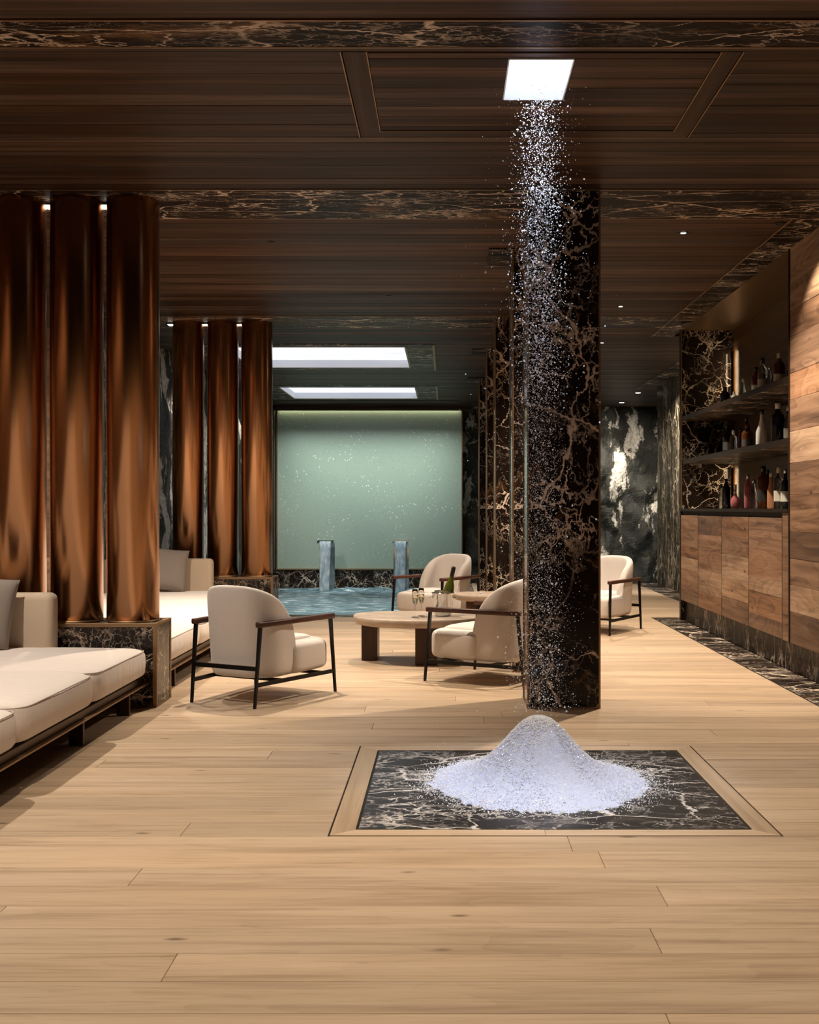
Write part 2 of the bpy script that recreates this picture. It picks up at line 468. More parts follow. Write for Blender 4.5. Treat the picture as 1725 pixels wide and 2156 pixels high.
# floor inlay: dark line, oak border boards, dark line, marble slab
box('border_line', IN[0], IN[1], IN[2], IN[3], -0.03, -0.006, M['shadow_gap'], floor)
bx0, bx1, by0, by1 = IN[0]+0.007, IN[1]-0.007, IN[2]+0.007, IN[3]-0.007
ix0, ix1, iy0, iy1 = -0.352, 1.231, 4.43, 5.86
def quad_board(name, pts, z0, z1, mat, parent):
    bm = bmesh.new()
    lo = [bm.verts.new((x, y, z0)) for x, y in pts]; hi = [bm.verts.new((x, y, z1)) for x, y in pts]
    bm.faces.new(lo[::-1]); bm.faces.new(hi)
    n = len(pts)
    for i in range(n):
        j = (i+1) % n; bm.faces.new((lo[i], lo[j], hi[j], hi[i]))
    return from_bm(name, bm, mat, parent)
mx = 0.40
quad_board('border_board', [(bx0, by0), (mx, by0), (mx, iy0-0.012), (ix0-0.012, iy0-0.012)], -0.03, 0, M['oak'], floor)
quad_board('border_board', [(mx+0.0015, by0), (bx1, by0), (ix1+0.012, iy0-0.012), (mx+0.0015, iy0-0.012)], -0.03, 0, M['oak'], floor)
quad_board('border_board', [(bx0, by1), (ix0-0.012, iy1+0.012), (ix1+0.012, iy1+0.012), (bx1, by1)], -0.03, 0, M['oak'], floor)
quad_board('border_board', [(bx0, by0), (ix0-0.012, iy0-0.012), (ix0-0.012, iy1+0.012), (bx0, by1)], -0.03, 0, M['oak_y'], floor)
quad_board('border_board', [(bx1, by0), (bx1, by1), (ix1+0.012, iy1+0.012), (ix1+0.012, iy0-0.012)], -0.03, 0, M['oak_y'], floor)
box('marble_inlay', ix0, ix1, iy0, iy1, -0.03, 0.0, M['marble_floor'], floor, 0.001)
# marble strips along the bar and the far right wall, with a dark edging line
for k in range(8):
    y0_, y1_ = 13.0-k*1.5, 13.0-(k+1)*1.5
    box('marble_strip', 2.462, 2.76, y1_+0.001, y0_-0.001, -0.03, 0.0005, M['marble_y'], floor)
box('strip_edge', 2.452, 2.461, 1.0, 13.0, -0.03, 0.001, M['shadow_gap'], floor)
for k in range(3): box('marble_strip', 3.27, 3.62, 13.1+k*1.86, 13.1+(k+1)*1.86-0.002, 0.0, 0.004, M['marble_y'], floor)

# ------------------------------------------------------------------ ceiling
ceiling = box('ceiling', -4.2, 5.4, -2.6, 4.3, CEIL+0.03, CEIL+0.08, M['shadow_gap']); tag(ceiling, 'dark walnut plank ceiling', 'ceiling', kind='structure')
box('light_block_slab', -4.2, 5.6, -2.8, 24.0, 4.3, 4.4, M['shadow_gap'], ceiling)  # unseen slab added overhead to block world light
CH = (0.295, 0.588, 5.01, 5.50)           # ice chute opening
SKY = [(-2.81, -0.525, 13.94, 15.90), (-2.81, -0.525, 18.58, 20.40)]
MARG = [(-3.19, -0.165, 13.72, 16.22), (-3.19, -0.165, 18.32, 20.72)]
CI = (-0.478, 1.351, 4.93, 6.07)          # ceiling inlay border
def ceil_field(x0, x1, y0, y1, step, holes=(), mat=None, maxlen=9.0):
    y = y0; rows = []
    while y < y1-0.01:
        e = min(y+step*random.uniform(0.85, 1.15), y1)
        if y1-e < 0.05: e = y1
        rows.append((y, e)); y = e
    for a, b in rows:
        cuts = sorted({a, b} | {h for H in holes for h in H[2:] if a < h < b})
        for p, q in zip(cuts, cuts[1:]):
            xs = [(x0, x1)]
            for H in holes:
                if q > H[2]+1e-6 and p < H[3]-1e-6:
                    nx = []
                    for u, v in xs:
                        if H[1] <= u or H[0] >= v: nx.append((u, v)); continue
                        if H[0] > u: nx.append((u, H[0]))
                        if H[1] < v: nx.append((H[1], v))
                    xs = nx
            for u, v in xs:
                dz = random.uniform(0, 0.003)
                box('plank', u+0.0005, v-0.0005, p+0.0015, q-0.0015, CEIL+dz, CEIL+0.03, mat or M['ceil'], ceiling, 0.0015)
ceil_field(-3.8, 5.3, 2.2, 4.60, 0.16)
ceil_field(-3.8, 5.3, 4.88, 7.05, 0.135, [CI])
ceil_field(CI[0]+0.125, CI[1]-0.105, CI[2]+0.02, CI[3]-0.10, 0.135, [CH])
ceil_field(-3.8, 2.46, 7.77, 11.70, 0.155)
ceil_field(-3.8, 2.46, 12.47, 13.10, 0.16)
ceil_field(-3.8, 5.3, 13.10, 22.2, 0.20, MARG)
box('ceiling_front', -3.8, 5.3, -2.6, 2.2, CEIL, CEIL+0.03, M['ceil'], ceiling)
box('ceiling_cover', -3.8, 5.3, 6.3, 13.6, CEIL+0.031, CEIL+0.05, M['shadow_gap'], ceiling)
# mitred border boards of the ceiling inlay with fine brass lines
zc = CEIL
def cboard(pts, mat): quad_board('border_board', pts, zc-0.002, zc+0.03, mat, ceiling)
cboard([(CI[0]+0.012, CI[2]), (CI[0]+0.118, CI[2]), (CI[0]+0.118, CI[3]-0.104), (CI[0]+0.012, CI[3]-0.012)], M['ceil_y'])
cboard([(CI[1]-0.012, CI[2]), (CI[1]-0.012, CI[3]-0.012), (CI[1]-0.099, CI[3]-0.104), (CI[1]-0.099, CI[2])], M['ceil_y'])
cboard([(CI[0]+0.012, CI[3]-0.012), (CI[0]+0.118, CI[3]-0.104), (CI[1]-0.099, CI[3]-0.104), (CI[1]-0.012, CI[3]-0.012)], M['ceil'])
for (x0, x1, y0, y1) in ((CI[0], CI[0]+0.006, CI[2], CI[3]), (CI[1]-0.006, CI[1], CI[2], CI[3]), (CI[0], CI[1], CI[3]-0.006, CI[3]),
                         (CI[0]+0.119, CI[0]+0.124, CI[2], CI[3]-0.103), (CI[1]-0.105, CI[1]-0.100, CI[2], CI[3]-0.103), (CI[0]+0.119, CI[1]-0.10, CI[3]-0.103, CI[3]-0.098)):
    box('brass_line', x0, x1, y0, y1, zc-0.003, zc+0.03, M['brass'], ceiling)
# marble bands in the ceiling
def band(x0, x1, y0, y1, mat, n=1, drop=0.004):
    L = (x1-x0)/n
    for k in range(n): box('marble_band', x0+k*L+0.0008, x0+(k+1)*L-0.0008, y0+0.012, y1-0.012, zc-drop, zc+0.03, mat, ceiling)
    for yy in (y0, y1-0.010): box('brass_line', x0, x1, yy, yy+0.010, zc-drop-0.002, zc+0.03, M['brass'], ceiling)
band(-3.8, 5.3, 4.60, 4.88, M['marble_x'], 4)
band(-3.8, 5.3, 7.05, 7.77, M['marble_x'], 4)
band(-3.8, 2.46, 11.70, 12.47, M['marble_x'], 3)
for k in range(2): box('marble_band', 2.475, 2.73, 7.77+k*2.665, 7.77+(k+1)*2.665-0.0015, zc-0.004, zc+0.03, M['marble_x'], ceiling)
box('brass_line', 2.46, 2.474, 7.77, 13.1, zc-0.006, zc+0.03, M['brass'], ceiling)
box('ceiling_end', 2.73, 5.3, 7.77, 13.10, zc+0.1, zc+0.14, M['shadow_gap'], ceiling)
for k in range(3): box('marble_band', 3.27, 3.62, 13.4+k*1.8, 13.4+(k+1)*1.8-0.002, zc-0.006, zc+0.001, M['marble_y'], ceiling)
COLS = [7.085, 8.65, 11.74, 14.10, 17.20]
for yc in (COLS[1], COLS[3], COLS[4]):
    box('marble_cap', 0.346, 1.19, yc-0.005, yc+0.62, zc-0.012, zc-0.001, M['marble_x'], ceiling)
# ice chute: white shaft with a daylight panel on top
ch = empty('ice_chute', ((CH[0]+CH[1])/2, (CH[2]+CH[3])/2, CEIL)); tag(ch, 'glowing white square ceiling opening that drops crushed ice', 'ice chute')
def loc_box(name, e, x0, x1, y0, y1, z0, z1, mat, bev=0.0):
    l = e.location
    return box(name, x0-l.x, x1-l.x, y0-l.y, y1-l.y, z0-l.z, z1-l.z, mat, e, bev)
for (x0, x1, y0, y1) in ((CH[0]-0.02, CH[0], CH[2]-0.02, CH[3]+0.02), (CH[1], CH[1]+0.02, CH[2]-0.02, CH[3]+0.02), (CH[0], CH[1], CH[2]-0.02, CH[2]), (CH[0], CH[1], CH[3], CH[3]+0.02)):
    loc_box('shaft_wall', ch, x0, x1, y0, y1, CEIL+0.031, CEIL+0.45, M['plaster'])
loc_box('light_panel', ch, CH[0]-0.02, CH[1]+0.02, CH[2]-0.02, CH[3]+0.02, CEIL+0.45, CEIL+0.47, emit('chute_panel', (0.86, 0.92, 1.0), 6.0))
for (x0, x1, y0, y1) in ((CH[0]-0.006, CH[0], CH[2], CH[3]), (CH[1], CH[1]+0.006, CH[2], CH[3]), (CH[0], CH[1], CH[2]-0.006, CH[2]), (CH[0], CH[1], CH[3], CH[3]+0.006)):
    loc_box('lip', ch, x0, x1, y0, y1, CEIL-0.004, CEIL+0.031, M['plaster'])
# two lit skylight boxes over the pool
for k, (S, G) in enumerate(zip(SKY, MARG)):
    nm = ('large skylight box nearer the lounge, over the pool', 'farther skylight box next to the green wall, over the pool')[k]
    s = empty('skylight', ((S[0]+S[1])/2, (S[2]+S[3])/2, CEIL)); tag(s, nm, 'skylight', 'skylight boxes over the pool')
    for (x0, x1, y0, y1) in ((S[0]-0.02, S[0], S[2]-0.02, S[3]+0.02), (S[1], S[1]+0.02, S[2]-0.02, S[3]+0.02), (S[0], S[1], S[2]-0.02, S[2]), (S[0], S[1], S[3], S[3]+0.02)):
        loc_box('shaft_wall', s, x0, x1, y0, y1, CEIL-0.01, CEIL+0.10, M['plaster'])
    loc_box('light_panel', s, S[0]-0.02, S[1]+0.02, S[2]-0.02, S[3]+0.02, CEIL+0.10, CEIL+0.12, M['sky_panel'])
    for (x0, x1, y0, y1) in ((G[0], S[0]-0.02, G[2], G[3]), (S[1]+0.02, G[1], G[2], G[3]), (S[0]-0.02, S[1]+0.02, G[2], S[2]-0.02), (S[0]-0.02, S[1]+0.02, S[3]+0.02, G[3])):
        loc_box('marble_surround', s, x0, x1, y0, y1, CEIL-0.004, CEIL+0.03, M['marble_x'])
    for (x0, x1, y0, y1) in ((G[0]-0.025, G[0], G[2], G[3]), (G[1], G[1]+0.03, G[2], G[3]), (S[0]-0.03, S[0]-0.001, S[2], S[3]), (S[1]+0.001, S[1]+0.03, S[2], S[3]), (S[0], S[1], S[3]+0.001, S[3]+0.03)):
        loc_box('brass_line', s, x0, x1, y0, y1, CEIL-0.016, CEIL+0.02, M['brass'])

# ------------------------------------------------------------------ walls
wl = box('wall_left', -4.0, -3.74, -2.6, 22.4, -0.6, 4.3, M['shadow_gap']); tag(wl, 'left wall of timber boards, marble and rock behind the copper pillars', 'wall', kind='structure')
z = 0.0; 
while z < CEIL-0.01:
    e = min(z+random.uniform(0.24, 0.32), CEIL)
    if CEIL-e < 0.1: e = CEIL
    for ya, yb in ((4.0, 7.4), (7.4, 10.8)):
        box('board', -3.74, -3.70, ya+0.002, yb-0.002, z+0.0015, e-0.0015, reclaimed(), wl, 0.002)
    z = e
for k in range(2): box('marble_slab', -3.74, -3.70, 10.82+k*1.2, 10.82+(k+1)*1.2-0.003, 0.0, CEIL, M['marble_z'], wl)
wr = box('wall_right', 2.80, 3.4, -2.6, 8.66, 0.0, CEIL+0.2, M['shadow_gap']); tag(wr, 'right wall of horizontal reclaimed oak boards', 'wall', kind='structure')
z = 0.235
while z < CEIL-0.01:
    e = min(z+random.choice((0.21, 0.25, 0.29, 0.33)), CEIL)
    if CEIL-e < 0.1: e = CEIL
    off = random.uniform(-0.6, 0.6)
    for ya, yb in ((3.2, 5.6+off), (5.6+off, 8.655)):
        box('board', 2.73+random.uniform(0, 0.003), 2.80, ya+0.001, yb-0.001, z+0.001, e-0.001, reclaimed(), wr, 0.002)
    z = e
box('edge_trim', 2.722, 2.82, 8.656, 8.672, 0.235, CEIL, M['bronze_dark'], wr)
bb = box('baseboard_right', 2.77, 2.81, 1.0, 12.68, 0.0, 0.234, M['marble_skirt']); tag(bb, 'dark veined marble skirting under the timber wall and cabinets', 'skirting', kind='structure')
box('wall_right_far', 3.66, 3.9, 12.7, 18.65, -0.3, CEIL+0.3, M['shadow_gap'], wr)
for k in range(5): box('marble_slab', 3.62, 3.66, 12.7+k*1.19, 12.7+(k+1)*1.19-0.003, 0.0, CEIL, M['marble_z'], wr)
wf = box('wall_front', -4.2, 5.4, -2.8, -2.6, -0.3, 4.3, M['ceil']); tag(wf, 'timber wall behind the viewer', 'wall', kind='structure')
wb = box('wall_back', -4.2, 6.2, 22.75, 22.95, -0.6, 4.3, M['shadow_gap']); tag(wb, 'dark rock back wall behind the pool', 'wall', kind='structure')
we = box('wall_end', 5.6, 5.8, 12.0, 22.8, -0.6, 4.3, M['shadow_gap']); tag(we, 'dark wall beside the rocks', 'wall', kind='structure')

def rock_sheet(name, p0, du, dv, nu, nv, nrm, amp, parent, seed):
    p0, du, dv, nrm = Vector(p0), Vector(du), Vector(dv), Vector(nrm)
    vs = []; fs = []
    for j in range(nv+1):
        for i in range(nu+1):
            p = p0 + du*(i/nu) + dv*(j/nv)
            q = Vector((p.x*1.0, p.y*1.0, p.z*0.6)) + Vector((seed, seed*2, 0))
            d = noise.fractal(q*1.1, 1.0, 2.1, 5)*0.55 + abs(noise.noise(q*2.3))*0.5 + noise.noise(Vector((p.x*4, p.y*4, p.z*1.2+seed)))*0.18
            vs.append(p + nrm*(d*amp))
    for j in range(nv):
        for i in range(nu):
            a = j*(nu+1)+i
            fs.append((a, a+1, a+nu+2, a+nu+1))
    me = bpy.data.meshes.new(name); me.from_pydata(vs, [], fs)
    return link(name, me, M['rock'], parent)
rock_sheet('rock_face', (0.32, 22.45, -0.6), (5.3, 0, 0), (0, 0, 4.1), 120, 90, (0, -1, 0), 0.55, wb, 3.1)
rock_sheet('rock_face', (-3.60, 13.3, -0.6), (0, 9.3, 0), (0, 0, 4.1), 150, 80, (1, 0, 0), 0.22, wl, 8.4)

# ------------------------------------------------------------------ recessed downlights
def spot(loc, power, angle, blend, col, target=None, radius=0.04, parent=None, name='spot'):
    d = bpy.data.lights.new(name, 'SPOT')
    d.energy = power; d.spot_size = math.radians(angle); d.spot_blend = blend; d.color = col; d.shadow_soft_size = radius
    o = bpy.data.objects.new(name, d); COL.objects.link(o)
    if parent is not None:
        o.parent = parent; o.location = Vector(loc)-parent.location
    else: o.location = loc
    if target is not None:
        o.rotation_euler = (Vector(target)-Vector(loc)).to_track_quat('-Z', 'Y').to_euler()
    return o

def downlight(x, y, power, angle, label, target=None, col=WHITE, blend=0.7, r=0.03, square=False, group=None, zt=CEIL, radius=0.03):
    e = empty('square_downlight' if square else 'downlight', (x, y, zt)); tag(e, label, 'downlight', group)
    if square:
        box('housing', -0.055, 0.055, -0.055, 0.055, -0.018, 0.0, M['black'], e, 0.002)
        box('lens', -0.042, 0.042, -0.042, 0.042, -0.024, -0.0185, M['led'], e)
        spot((x, y, zt-0.035), power, angle, blend, col, target, radius, e)
    else:
        lathe('trim_ring', [(r, 0.0), (r, -0.004), (r+0.012, -0.004), (r+0.012, 0.0)], M['black'], e, 20)
        lathe('lens', [(0, -0.001), (r*0.8, -0.001), (r*0.8, -0.003), (0, -0.003)], M['lens'] if group else M['black'], e, 16)
        spot((x, y, zt-0.012), power, angle, blend, col, target, radius, e)
    return e
# row on the right, in view
for k, (x, y, p) in enumerate(((1.78, 8.17, 540), (1.79, 11.15, 420), (1.95, 13.6, 450))):
    downlight(x, y, p, 118, ('small ceiling downlight beyond the front marble band, nearest of the right row', 'small ceiling downlight in the middle of the right row', 'small ceiling downlight farthest along the right row')[k], None, WARM, 0.55, 0.026, group='right row of downlights')
# lounge: added pinhole fittings, none seen; armchair lamp placed to match its shadow
downlight(-1.35, 8.45, 420, 100, 'added pinhole ceiling downlight above the left armchair', None, WARM, 0.6, 0.018)
downlight(-0.55, 10.6, 360, 105, 'added pinhole ceiling downlight above the coffee table', None, WARM, 0.6, 0.018)
# front of the room, out of the picture
downlight(-1.75, 3.9, 230, 95, 'ceiling downlight over the oak floor left of the inlay', None, WARM, 0.9)
downlight(1.3, 3.5, 250, 100, 'ceiling downlight over the oak floor right of the inlay', None, WARM, 0.9)
downlight(-0.3, 3.0, 180, 100, 'ceiling downlight over the oak floor before the inlay', None, WARM, 0.9)
downlight(-2.95, 5.7, 330, 110, 'ceiling downlight above the near sofa', None, WHITE, 0.7)
downlight(-3.0, 9.3, 420, 105, 'ceiling downlight above the far sofa', None, WHITE, 0.7)
# wall washers along the bar; the marble-wall one is added to brighten it
downlight(2.42, 7.9, 110, 80, 'wall washer above the right timber wall', (2.85, 8.1, 1.4), WARM, 0.5)
downlight(3.0, 16.2, 520, 80, 'added wall washer brightening the streaked marble wall', (3.62, 17.4, 1.5), WHITE, 0.6, 0.02)
# rock spots
for k, (x, y) in enumerate(((3.44, 19.5), (3.44, 21.3))):
    downlight(x, y, 480, 75, ('bright ceiling spotlight at the end of the right marble wall', 'bright ceiling spotlight closest to the white-streaked rock')[k], (3.3-0.2*k, 22.3, 1.4), WHITE, 0.6, 0.06, group='rock spotlights')
spot((-3.1, 17.2, 3.25), 260, 80, 0.6, WHITE, (-3.7, 18.6, 1.6))  # two added spots without fittings, brightening the left rock
spot((-3.1, 14.2, 3.25), 200, 80, 0.6, WHITE, (-3.7, 15.3, 1.6))
# pillar lights
PX = (-2.85, -2.467, -2.09)
for row, py in enumerate((7.34, 12.1)):
    for k, x in enumerate((-3.04, -2.665, -2.285)):
        downlight(x, py+0.06, 5, 120, ('square spotlight %s of the %s copper pillars' % (('left of the leftmost', 'between the left two', 'between the right two')[k], ('near', 'far')[row])), None, WHITE, 0.8, square=True, group='square spotlights between the pillars')

# ------------------------------------------------------------------ green wall panel, pool
pan = empty('green_wall_panel', (-1.53, 22.0, 0.085)); tag(pan, 'large pale green speckled wall panel behind the pool', 'wall panel')
loc_box('panel', pan, -3.38, 0.325, 22.0, 22.06, 0.085, 3.30, M['green'])
loc_box('brass_edge', pan, -3.40, -3.38, 21.96, 22.06, 0.085, 3.25, M['brass'])
loc_box('brass_edge', pan, 0.325, 0.345, 21.96, 22.06, 0.085, 3.25, M['brass'])
loc_box('brass_edge', pan, -3.40, 0.345, 21.94, 22.06, 0.060, 0.085, M['brass'])
loc_box('light_strip', pan, -3.36, 0.305, 21.93, 21.96, 3.27, 3.285, emit('panel_led', (1.0, 0.88, 0.55), 6.0))
t1 = box('trim_1', -3.62, -3.41, 21.7, 22.1, 0.0, CEIL, M['bronze_dark']); tag(t1, 'dark bronze jamb left of the green wall panel', 'trim', kind='structure')
t2 = box('trim_2', -3.7, 0.5, 21.75, 21.90, 3.255, CEIL+0.02, M['ceil']); tag(t2, 'timber pelmet above the green wall panel', 'trim', kind='structure')
t3 = box('trim_3', -3.7, 0.4, 21.98, 22.3, -0.9, 0.058, M['marble_fine']); tag(t3, 'veined marble base under the green wall panel', 'trim', kind='structure')
for x_, l_ in ((-2.55, 'added pinhole downlight over the pool, left of centre'), (-0.35, 'added pinhole downlight over the pool, next to the columns')):
    downlight(x_, 17.25, 330, 105, l_, None, (1.0, 0.97, 0.92), 0.8, 0.018)  # added lights that brighten the pool water
# linear wall washer added in the ceiling to light the panel
ww = empty('added_washer', (-1.53, 20.95, CEIL)); tag(ww, 'added slim linear wall washer in the ceiling before the green panel', 'light fitting')
box('slot', -1.8, 1.8, -0.03, 0.03, -0.008, 0.0, M['black'], ww)
d = bpy.data.lights.new('washer', 'AREA'); d.shape = 'RECTANGLE'; d.size = 3.5; d.size_y = 0.05; d.energy = 27; d.color = (0.95, 1.0, 0.93); d.spread = math.radians(78)
o = bpy.data.objects.new('washer', d); COL.objects.link(o); o.parent = ww; o.location = (0, 0, -0.02)
o.rotation_euler = (Vector((0, 1.05, -1.95))).to_track_quat('-Z', 'Y').to_euler()
# pool basin and coping
pb = box('pool_floor', -3.8, 5.6, 13.1, 22.5, -1.35, -1.25, M['plaster']); tag(pb, 'pale floor of the pool', 'pool floor', kind='structure')
pe = box('trim_4', -3.7, 0.45, 13.05, 13.30, -0.9, 0.004, M['marble_y'], None, 0.004); tag(pe, 'marble coping along the near edge of the pool', 'coping', kind='structure')
pe = box('trim_5', 0.20, 0.45, 13.302, 18.7, -0.9, 0.004, M['marble_y'], None, 0.004); tag(pe, 'marble coping along the pool beside the columns', 'coping', kind='structure')
pe = box('trim_6', 0.452, 3.66, 18.702, 18.9, -0.9, 0.004, M['marble_y'], None, 0.004); tag(pe, 'marble coping at the end of the oak floor', 'coping', kind='structure')
WZ = -0.30
def water_mesh():
    vs = []; fs = []; idx = {}
    nx, ny = 150, 150
    X0, X1, Y0, Y1 = -3.7, 5.5, 13.3, 22.1
    for j in range(ny+1):
        for i in range(nx+1):
            x = X0+(X1-X0)*i/nx; y = Y0+(Y1-Y0)*j/ny
            zz = WZ + 0.018*noise.fractal(Vector((x*1.2, y*1.9, 0)), 1.0, 2.0, 4)
            for fx in (-1.87, -0.68):
                d = math.hypot(x-fx, (y-21.3)*1.0)
                zz += 0.035*math.cos(d*14)*math.exp(-d*1.8)
            idx[i, j] = len(vs); vs.append((x, y, zz))
    for j in range(ny):
        for i in range(nx):
            x = X0+(X1-X0)*(i+0.5)/nx; y = Y0+(Y1-Y0)*(j+0.5)/ny
            if x > 0.3 and y < 18.8: continue
            fs.append((idx[i, j], idx[i+1, j], idx[i+1, j+1], idx[i, j+1]))
    me = bpy.data.meshes.new('pool_water'); me.from_pydata(vs, [], fs)
    me.polygons.foreach_set('use_smooth', [True]*len(fs))
    return me
pw = link('pool_water', water_mesh(), M['water']); tag(pw, 'rippling blue pool water before the green wall', 'water', kind='stuff')
# two waterfall spouts
def spout(x, label):
    e = empty('water_spout', (x, 21.45, -0.9)); tag(e, label, 'water spout', 'waterfall spouts in the pool')
    W = 0.150
    bm = bmesh.new()
    prof = [(0.05, 0.0), (0.05, 1.44), (0.02, 1.515), (-0.06, 1.55), (-0.26, 1.55), (-0.26, 1.575), (-0.04, 1.58), (0.07, 1.53), (0.10, 1.45), (0.10, 0.0)]
    lo = [bm.verts.new((-W, y, z)) for y, z in prof]; hi = [bm.verts.new((W, y, z)) for y, z in prof]
    n = len(prof)
    for i in range(n):
        j = (i+1) % n; bm.faces.new((lo[i], lo[j], hi[j], hi[i]))
    bm.faces.new(lo); bm.faces.new(hi[::-1])
    from_bm('blade', bm, M['chrome'], e)
    for s in (-1, 1): box('cheek', s*W-0.008, s*W+0.008, -0.28, 0.10, 1.515, 1.585, M['chrome'], e, 0.003)
    vs, fs = [], []
    nz, nx = 26, 10
    for j in range(nz+1):
        t = j/nz; z = 1.55-(1.55-0.58)*t; y = -0.26-0.14*math.sqrt(t)
        for i in range(nx+1):
            u = -1+2*i/nx
            vs.append((u*(W-0.045)*(1-0.10*t), y+0.018*noise.noise(Vector((u*3+x*9, z*5, 0))), z))
    for j in range(nz):
        for i in range(nx):
            a_ = j*(nx+1)+i; fs.append((a_, a_+1, a_+nx+2, a_+nx+1))
    me = bpy.data.meshes.new('water_sheet'); me.from_pydata(vs, [], fs)
    o = link('water_sheet', me, M['sheet'], e); o['label'] = 'falling sheet of clear bluish water'
    me.polygons.foreach_set('use_smooth', [True]*len(fs))
    md = o.modifiers.new('thick', 'SOLIDIFY'); md.thickness = 0.02
    return e
spout(-2.33, 'left waterfall spout pouring water into the pool')
spout(-0.87, 'right waterfall spout pouring water, behind the far armchair')
# added spots from above, without fittings, brighten both waterfall spouts
for x_ in (-2.33, -0.87): spot((x_, 19.4, 3.2), 230, 30, 0.8, (0.80, 0.93, 1.0), (x_, 21.0, 0.1))
# ------------------------------------------------------------------ marble columns
def column(y, label):
    e = empty('marble_column', (0.769, y+0.2, 0)); tag(e, label, 'column', 'marble columns in a row')
    hx, hy = 0.2385, 0.2
    box('shaft', -hx+0.006, hx-0.006, -hy+0.006, hy-0.006, 0.0, CEIL-0.001, M['marble'], e)
    for sx in (-1, 1):
        for sy in (-1, 1):
            box('corner_trim', sx*hx, sx*(hx-0.012), sy*hy, sy*(hy-0.012), 0.0, CEIL-0.002, M['brass'], e, 0.001)
    for sy in (-1, 1): box('base_trim', -hx+0.012, hx-0.012, sy*hy, sy*(hy-0.008), 0.0, 0.012, M['brass'], e)
    for sx in (-1, 1): box('base_trim', sx*hx, sx*(hx-0.008), -hy+0.012, hy-0.012, 0.0, 0.012, M['brass'], e)
    return e
for y, l in zip(COLS, ('wide dark veined marble column nearest the ice pile', 'marble column directly behind the nearest column', 'third marble column of the row, at the rear ceiling band', 'fourth marble column of the row, beside the pool', 'farthest marble column of the row, nearest the green wall')):
    column(y, l)

# ------------------------------------------------------------------ copper pillars and plinths
def plinth(y0, label):
    e = empty('marble_plinth', (-2.6, y0+0.19, 0)); tag(e, label, 'plinth', 'marble plinths under the copper pillars')
    x0, x1, hy, H = -1.05, 0.718, 0.19, 0.55
    box('stone_block', x0+0.004, x1-0.004, -hy+0.004, hy-0.004, 0.0, H-0.004, M['marble_fine'], e)
    t = 0.026
    for yy in (-hy, hy-t):
        box('frame_bar', x0, x1, yy, yy+t, H-t, H, M['brass'], e, 0.001)
        box('frame_bar', x0, x1, yy, yy+t, 0.0, 0.012, M['brass'], e, 0.001)
        for xx in (x0, x1-t): box('frame_bar', xx, xx+t, yy, yy+t, 0.012, H-t, M['brass'], e, 0.001)
    for xx in (x0, x1-t):
        box('frame_bar', xx, xx+t, -hy+t, hy-t, H-t*0.6, H, M['brass'], e, 0.001)
        box('frame_bar', xx, xx+t, -hy+t, hy-t, 0.0, 0.012, M['brass'], e, 0.001)
plinth(7.12, 'brass-framed marble plinth at the end of the near sofa')
plinth(11.92, 'brass-framed marble plinth at the end of the far sofa')
for row, py in enumerate((7.31, 12.11)):
    for k, x in enumerate(PX):
        e = empty('copper_pillar', (x, py, 0.55))
        tag(e, '%s of the three %s copper pillars' % (('leftmost', 'middle one', 'rightmost')[k], ('large near', 'smaller far')[row]), 'pillar', ('near' if row == 0 else 'far')+' trio of copper pillars')
        R = 0.171
        lathe('tube', [(R-0.006, 0.004), (R, 0.008), (R, CEIL-0.55-0.004)], M['copper'], e, 64)
        lathe('base_ring', [(R+0.002, 0.0), (R+0.002, 0.010), (R-0.003, 0.012)], M['brass'], e, 48)

# ------------------------------------------------------------------ bar
CY = [12.68, 12.98-0.95+0.0, 10.78, 9.82, 8.845]
CY = [12.64, 11.78, 10.78, 9.82, 8.845]
def cabinet(y0, y1, label):
    e = empty('bar_cabinet', (2.73, (y0+y1)/2, 0.235)); tag(e, label, 'cabinet', 'cabinets of the back bar')
    h = (y1-y0)/2
    box('body', 0.03, 0.88, -h, h, 0.002, 1.03, M['bronze_dark'], e)
    d = box('door', 0.006, 0.028, -h+0.004, h-0.004, 0.006, 0.985, M['shadow_gap'], e)
    z = 0.006
    while z < 0.98:
        t = min(z+random.choice((0.13, 0.17, 0.2, 0.24)), 0.985)
        if 0.985-t < 0.07: t = 0.985
        box('plank', -0.004+random.uniform(0, 0.002), 0.008, -h+0.004, h-0.004, z, t-0.0012, reclaimed(), d, 0.001)
        z = t
    box('edge_strip', -0.004, 0.03, -h, -h+0.0035, 0.0, 1.0, M['bronze_dark'], e)
    box('finger_groove', 0.012, 0.03, -h, h, 0.987, 1.03, M['shadow_gap'], e)
    return e
for k, l in enumerate(('leftmost bar cabinet with short reclaimed oak door, under the black bottles', 'second bar cabinet from the marble wall, oak plank door', 'third bar cabinet from the marble wall, oak plank door', 'rightmost wide bar cabinet beside the timber wall')):
    cabinet(CY[k+1], CY[k], l)
fp = box('end_panel', 2.728, 2.80, 8.675, 8.842, 0.237, 1.262, reclaimed(), None, 0.002); tag(fp, 'narrow upright oak filler panel between last cabinet and timber wall', 'panel')
ct = empty('bar_counter', (2.73, 10.66, 1.265)); tag(ct, 'thin dark marble bar counter above the cabinets', 'counter')
loc_box('slab', ct, 2.722, 3.60, 8.675, 12.66, 1.267, 1.295, M['marble_y'], 0.002)
loc_box('front_edge', ct, 2.716, 2.722, 8.675, 12.66, 1.266, 1.297, M['bronze_dark'])
nb = box('trim_7', 3.33, 3.40, 8.68, 12.66, 1.297, CEIL-0.002, M['niche_wood']); tag(nb, 'dark timber back of the bar niche', 'trim', kind='structure')
ne = box('trim_8', 2.735, 3.62, 12.645, 12.70, 0.0, CEIL+0.1, M['marble_end']); tag(ne, 'veined marble end wall of the bar niche', 'trim', kind='structure')
box('edge_trim', 2.722, 2.735, 12.64, 12.70, 0.0, CEIL, M['bronze_dark'], ne)
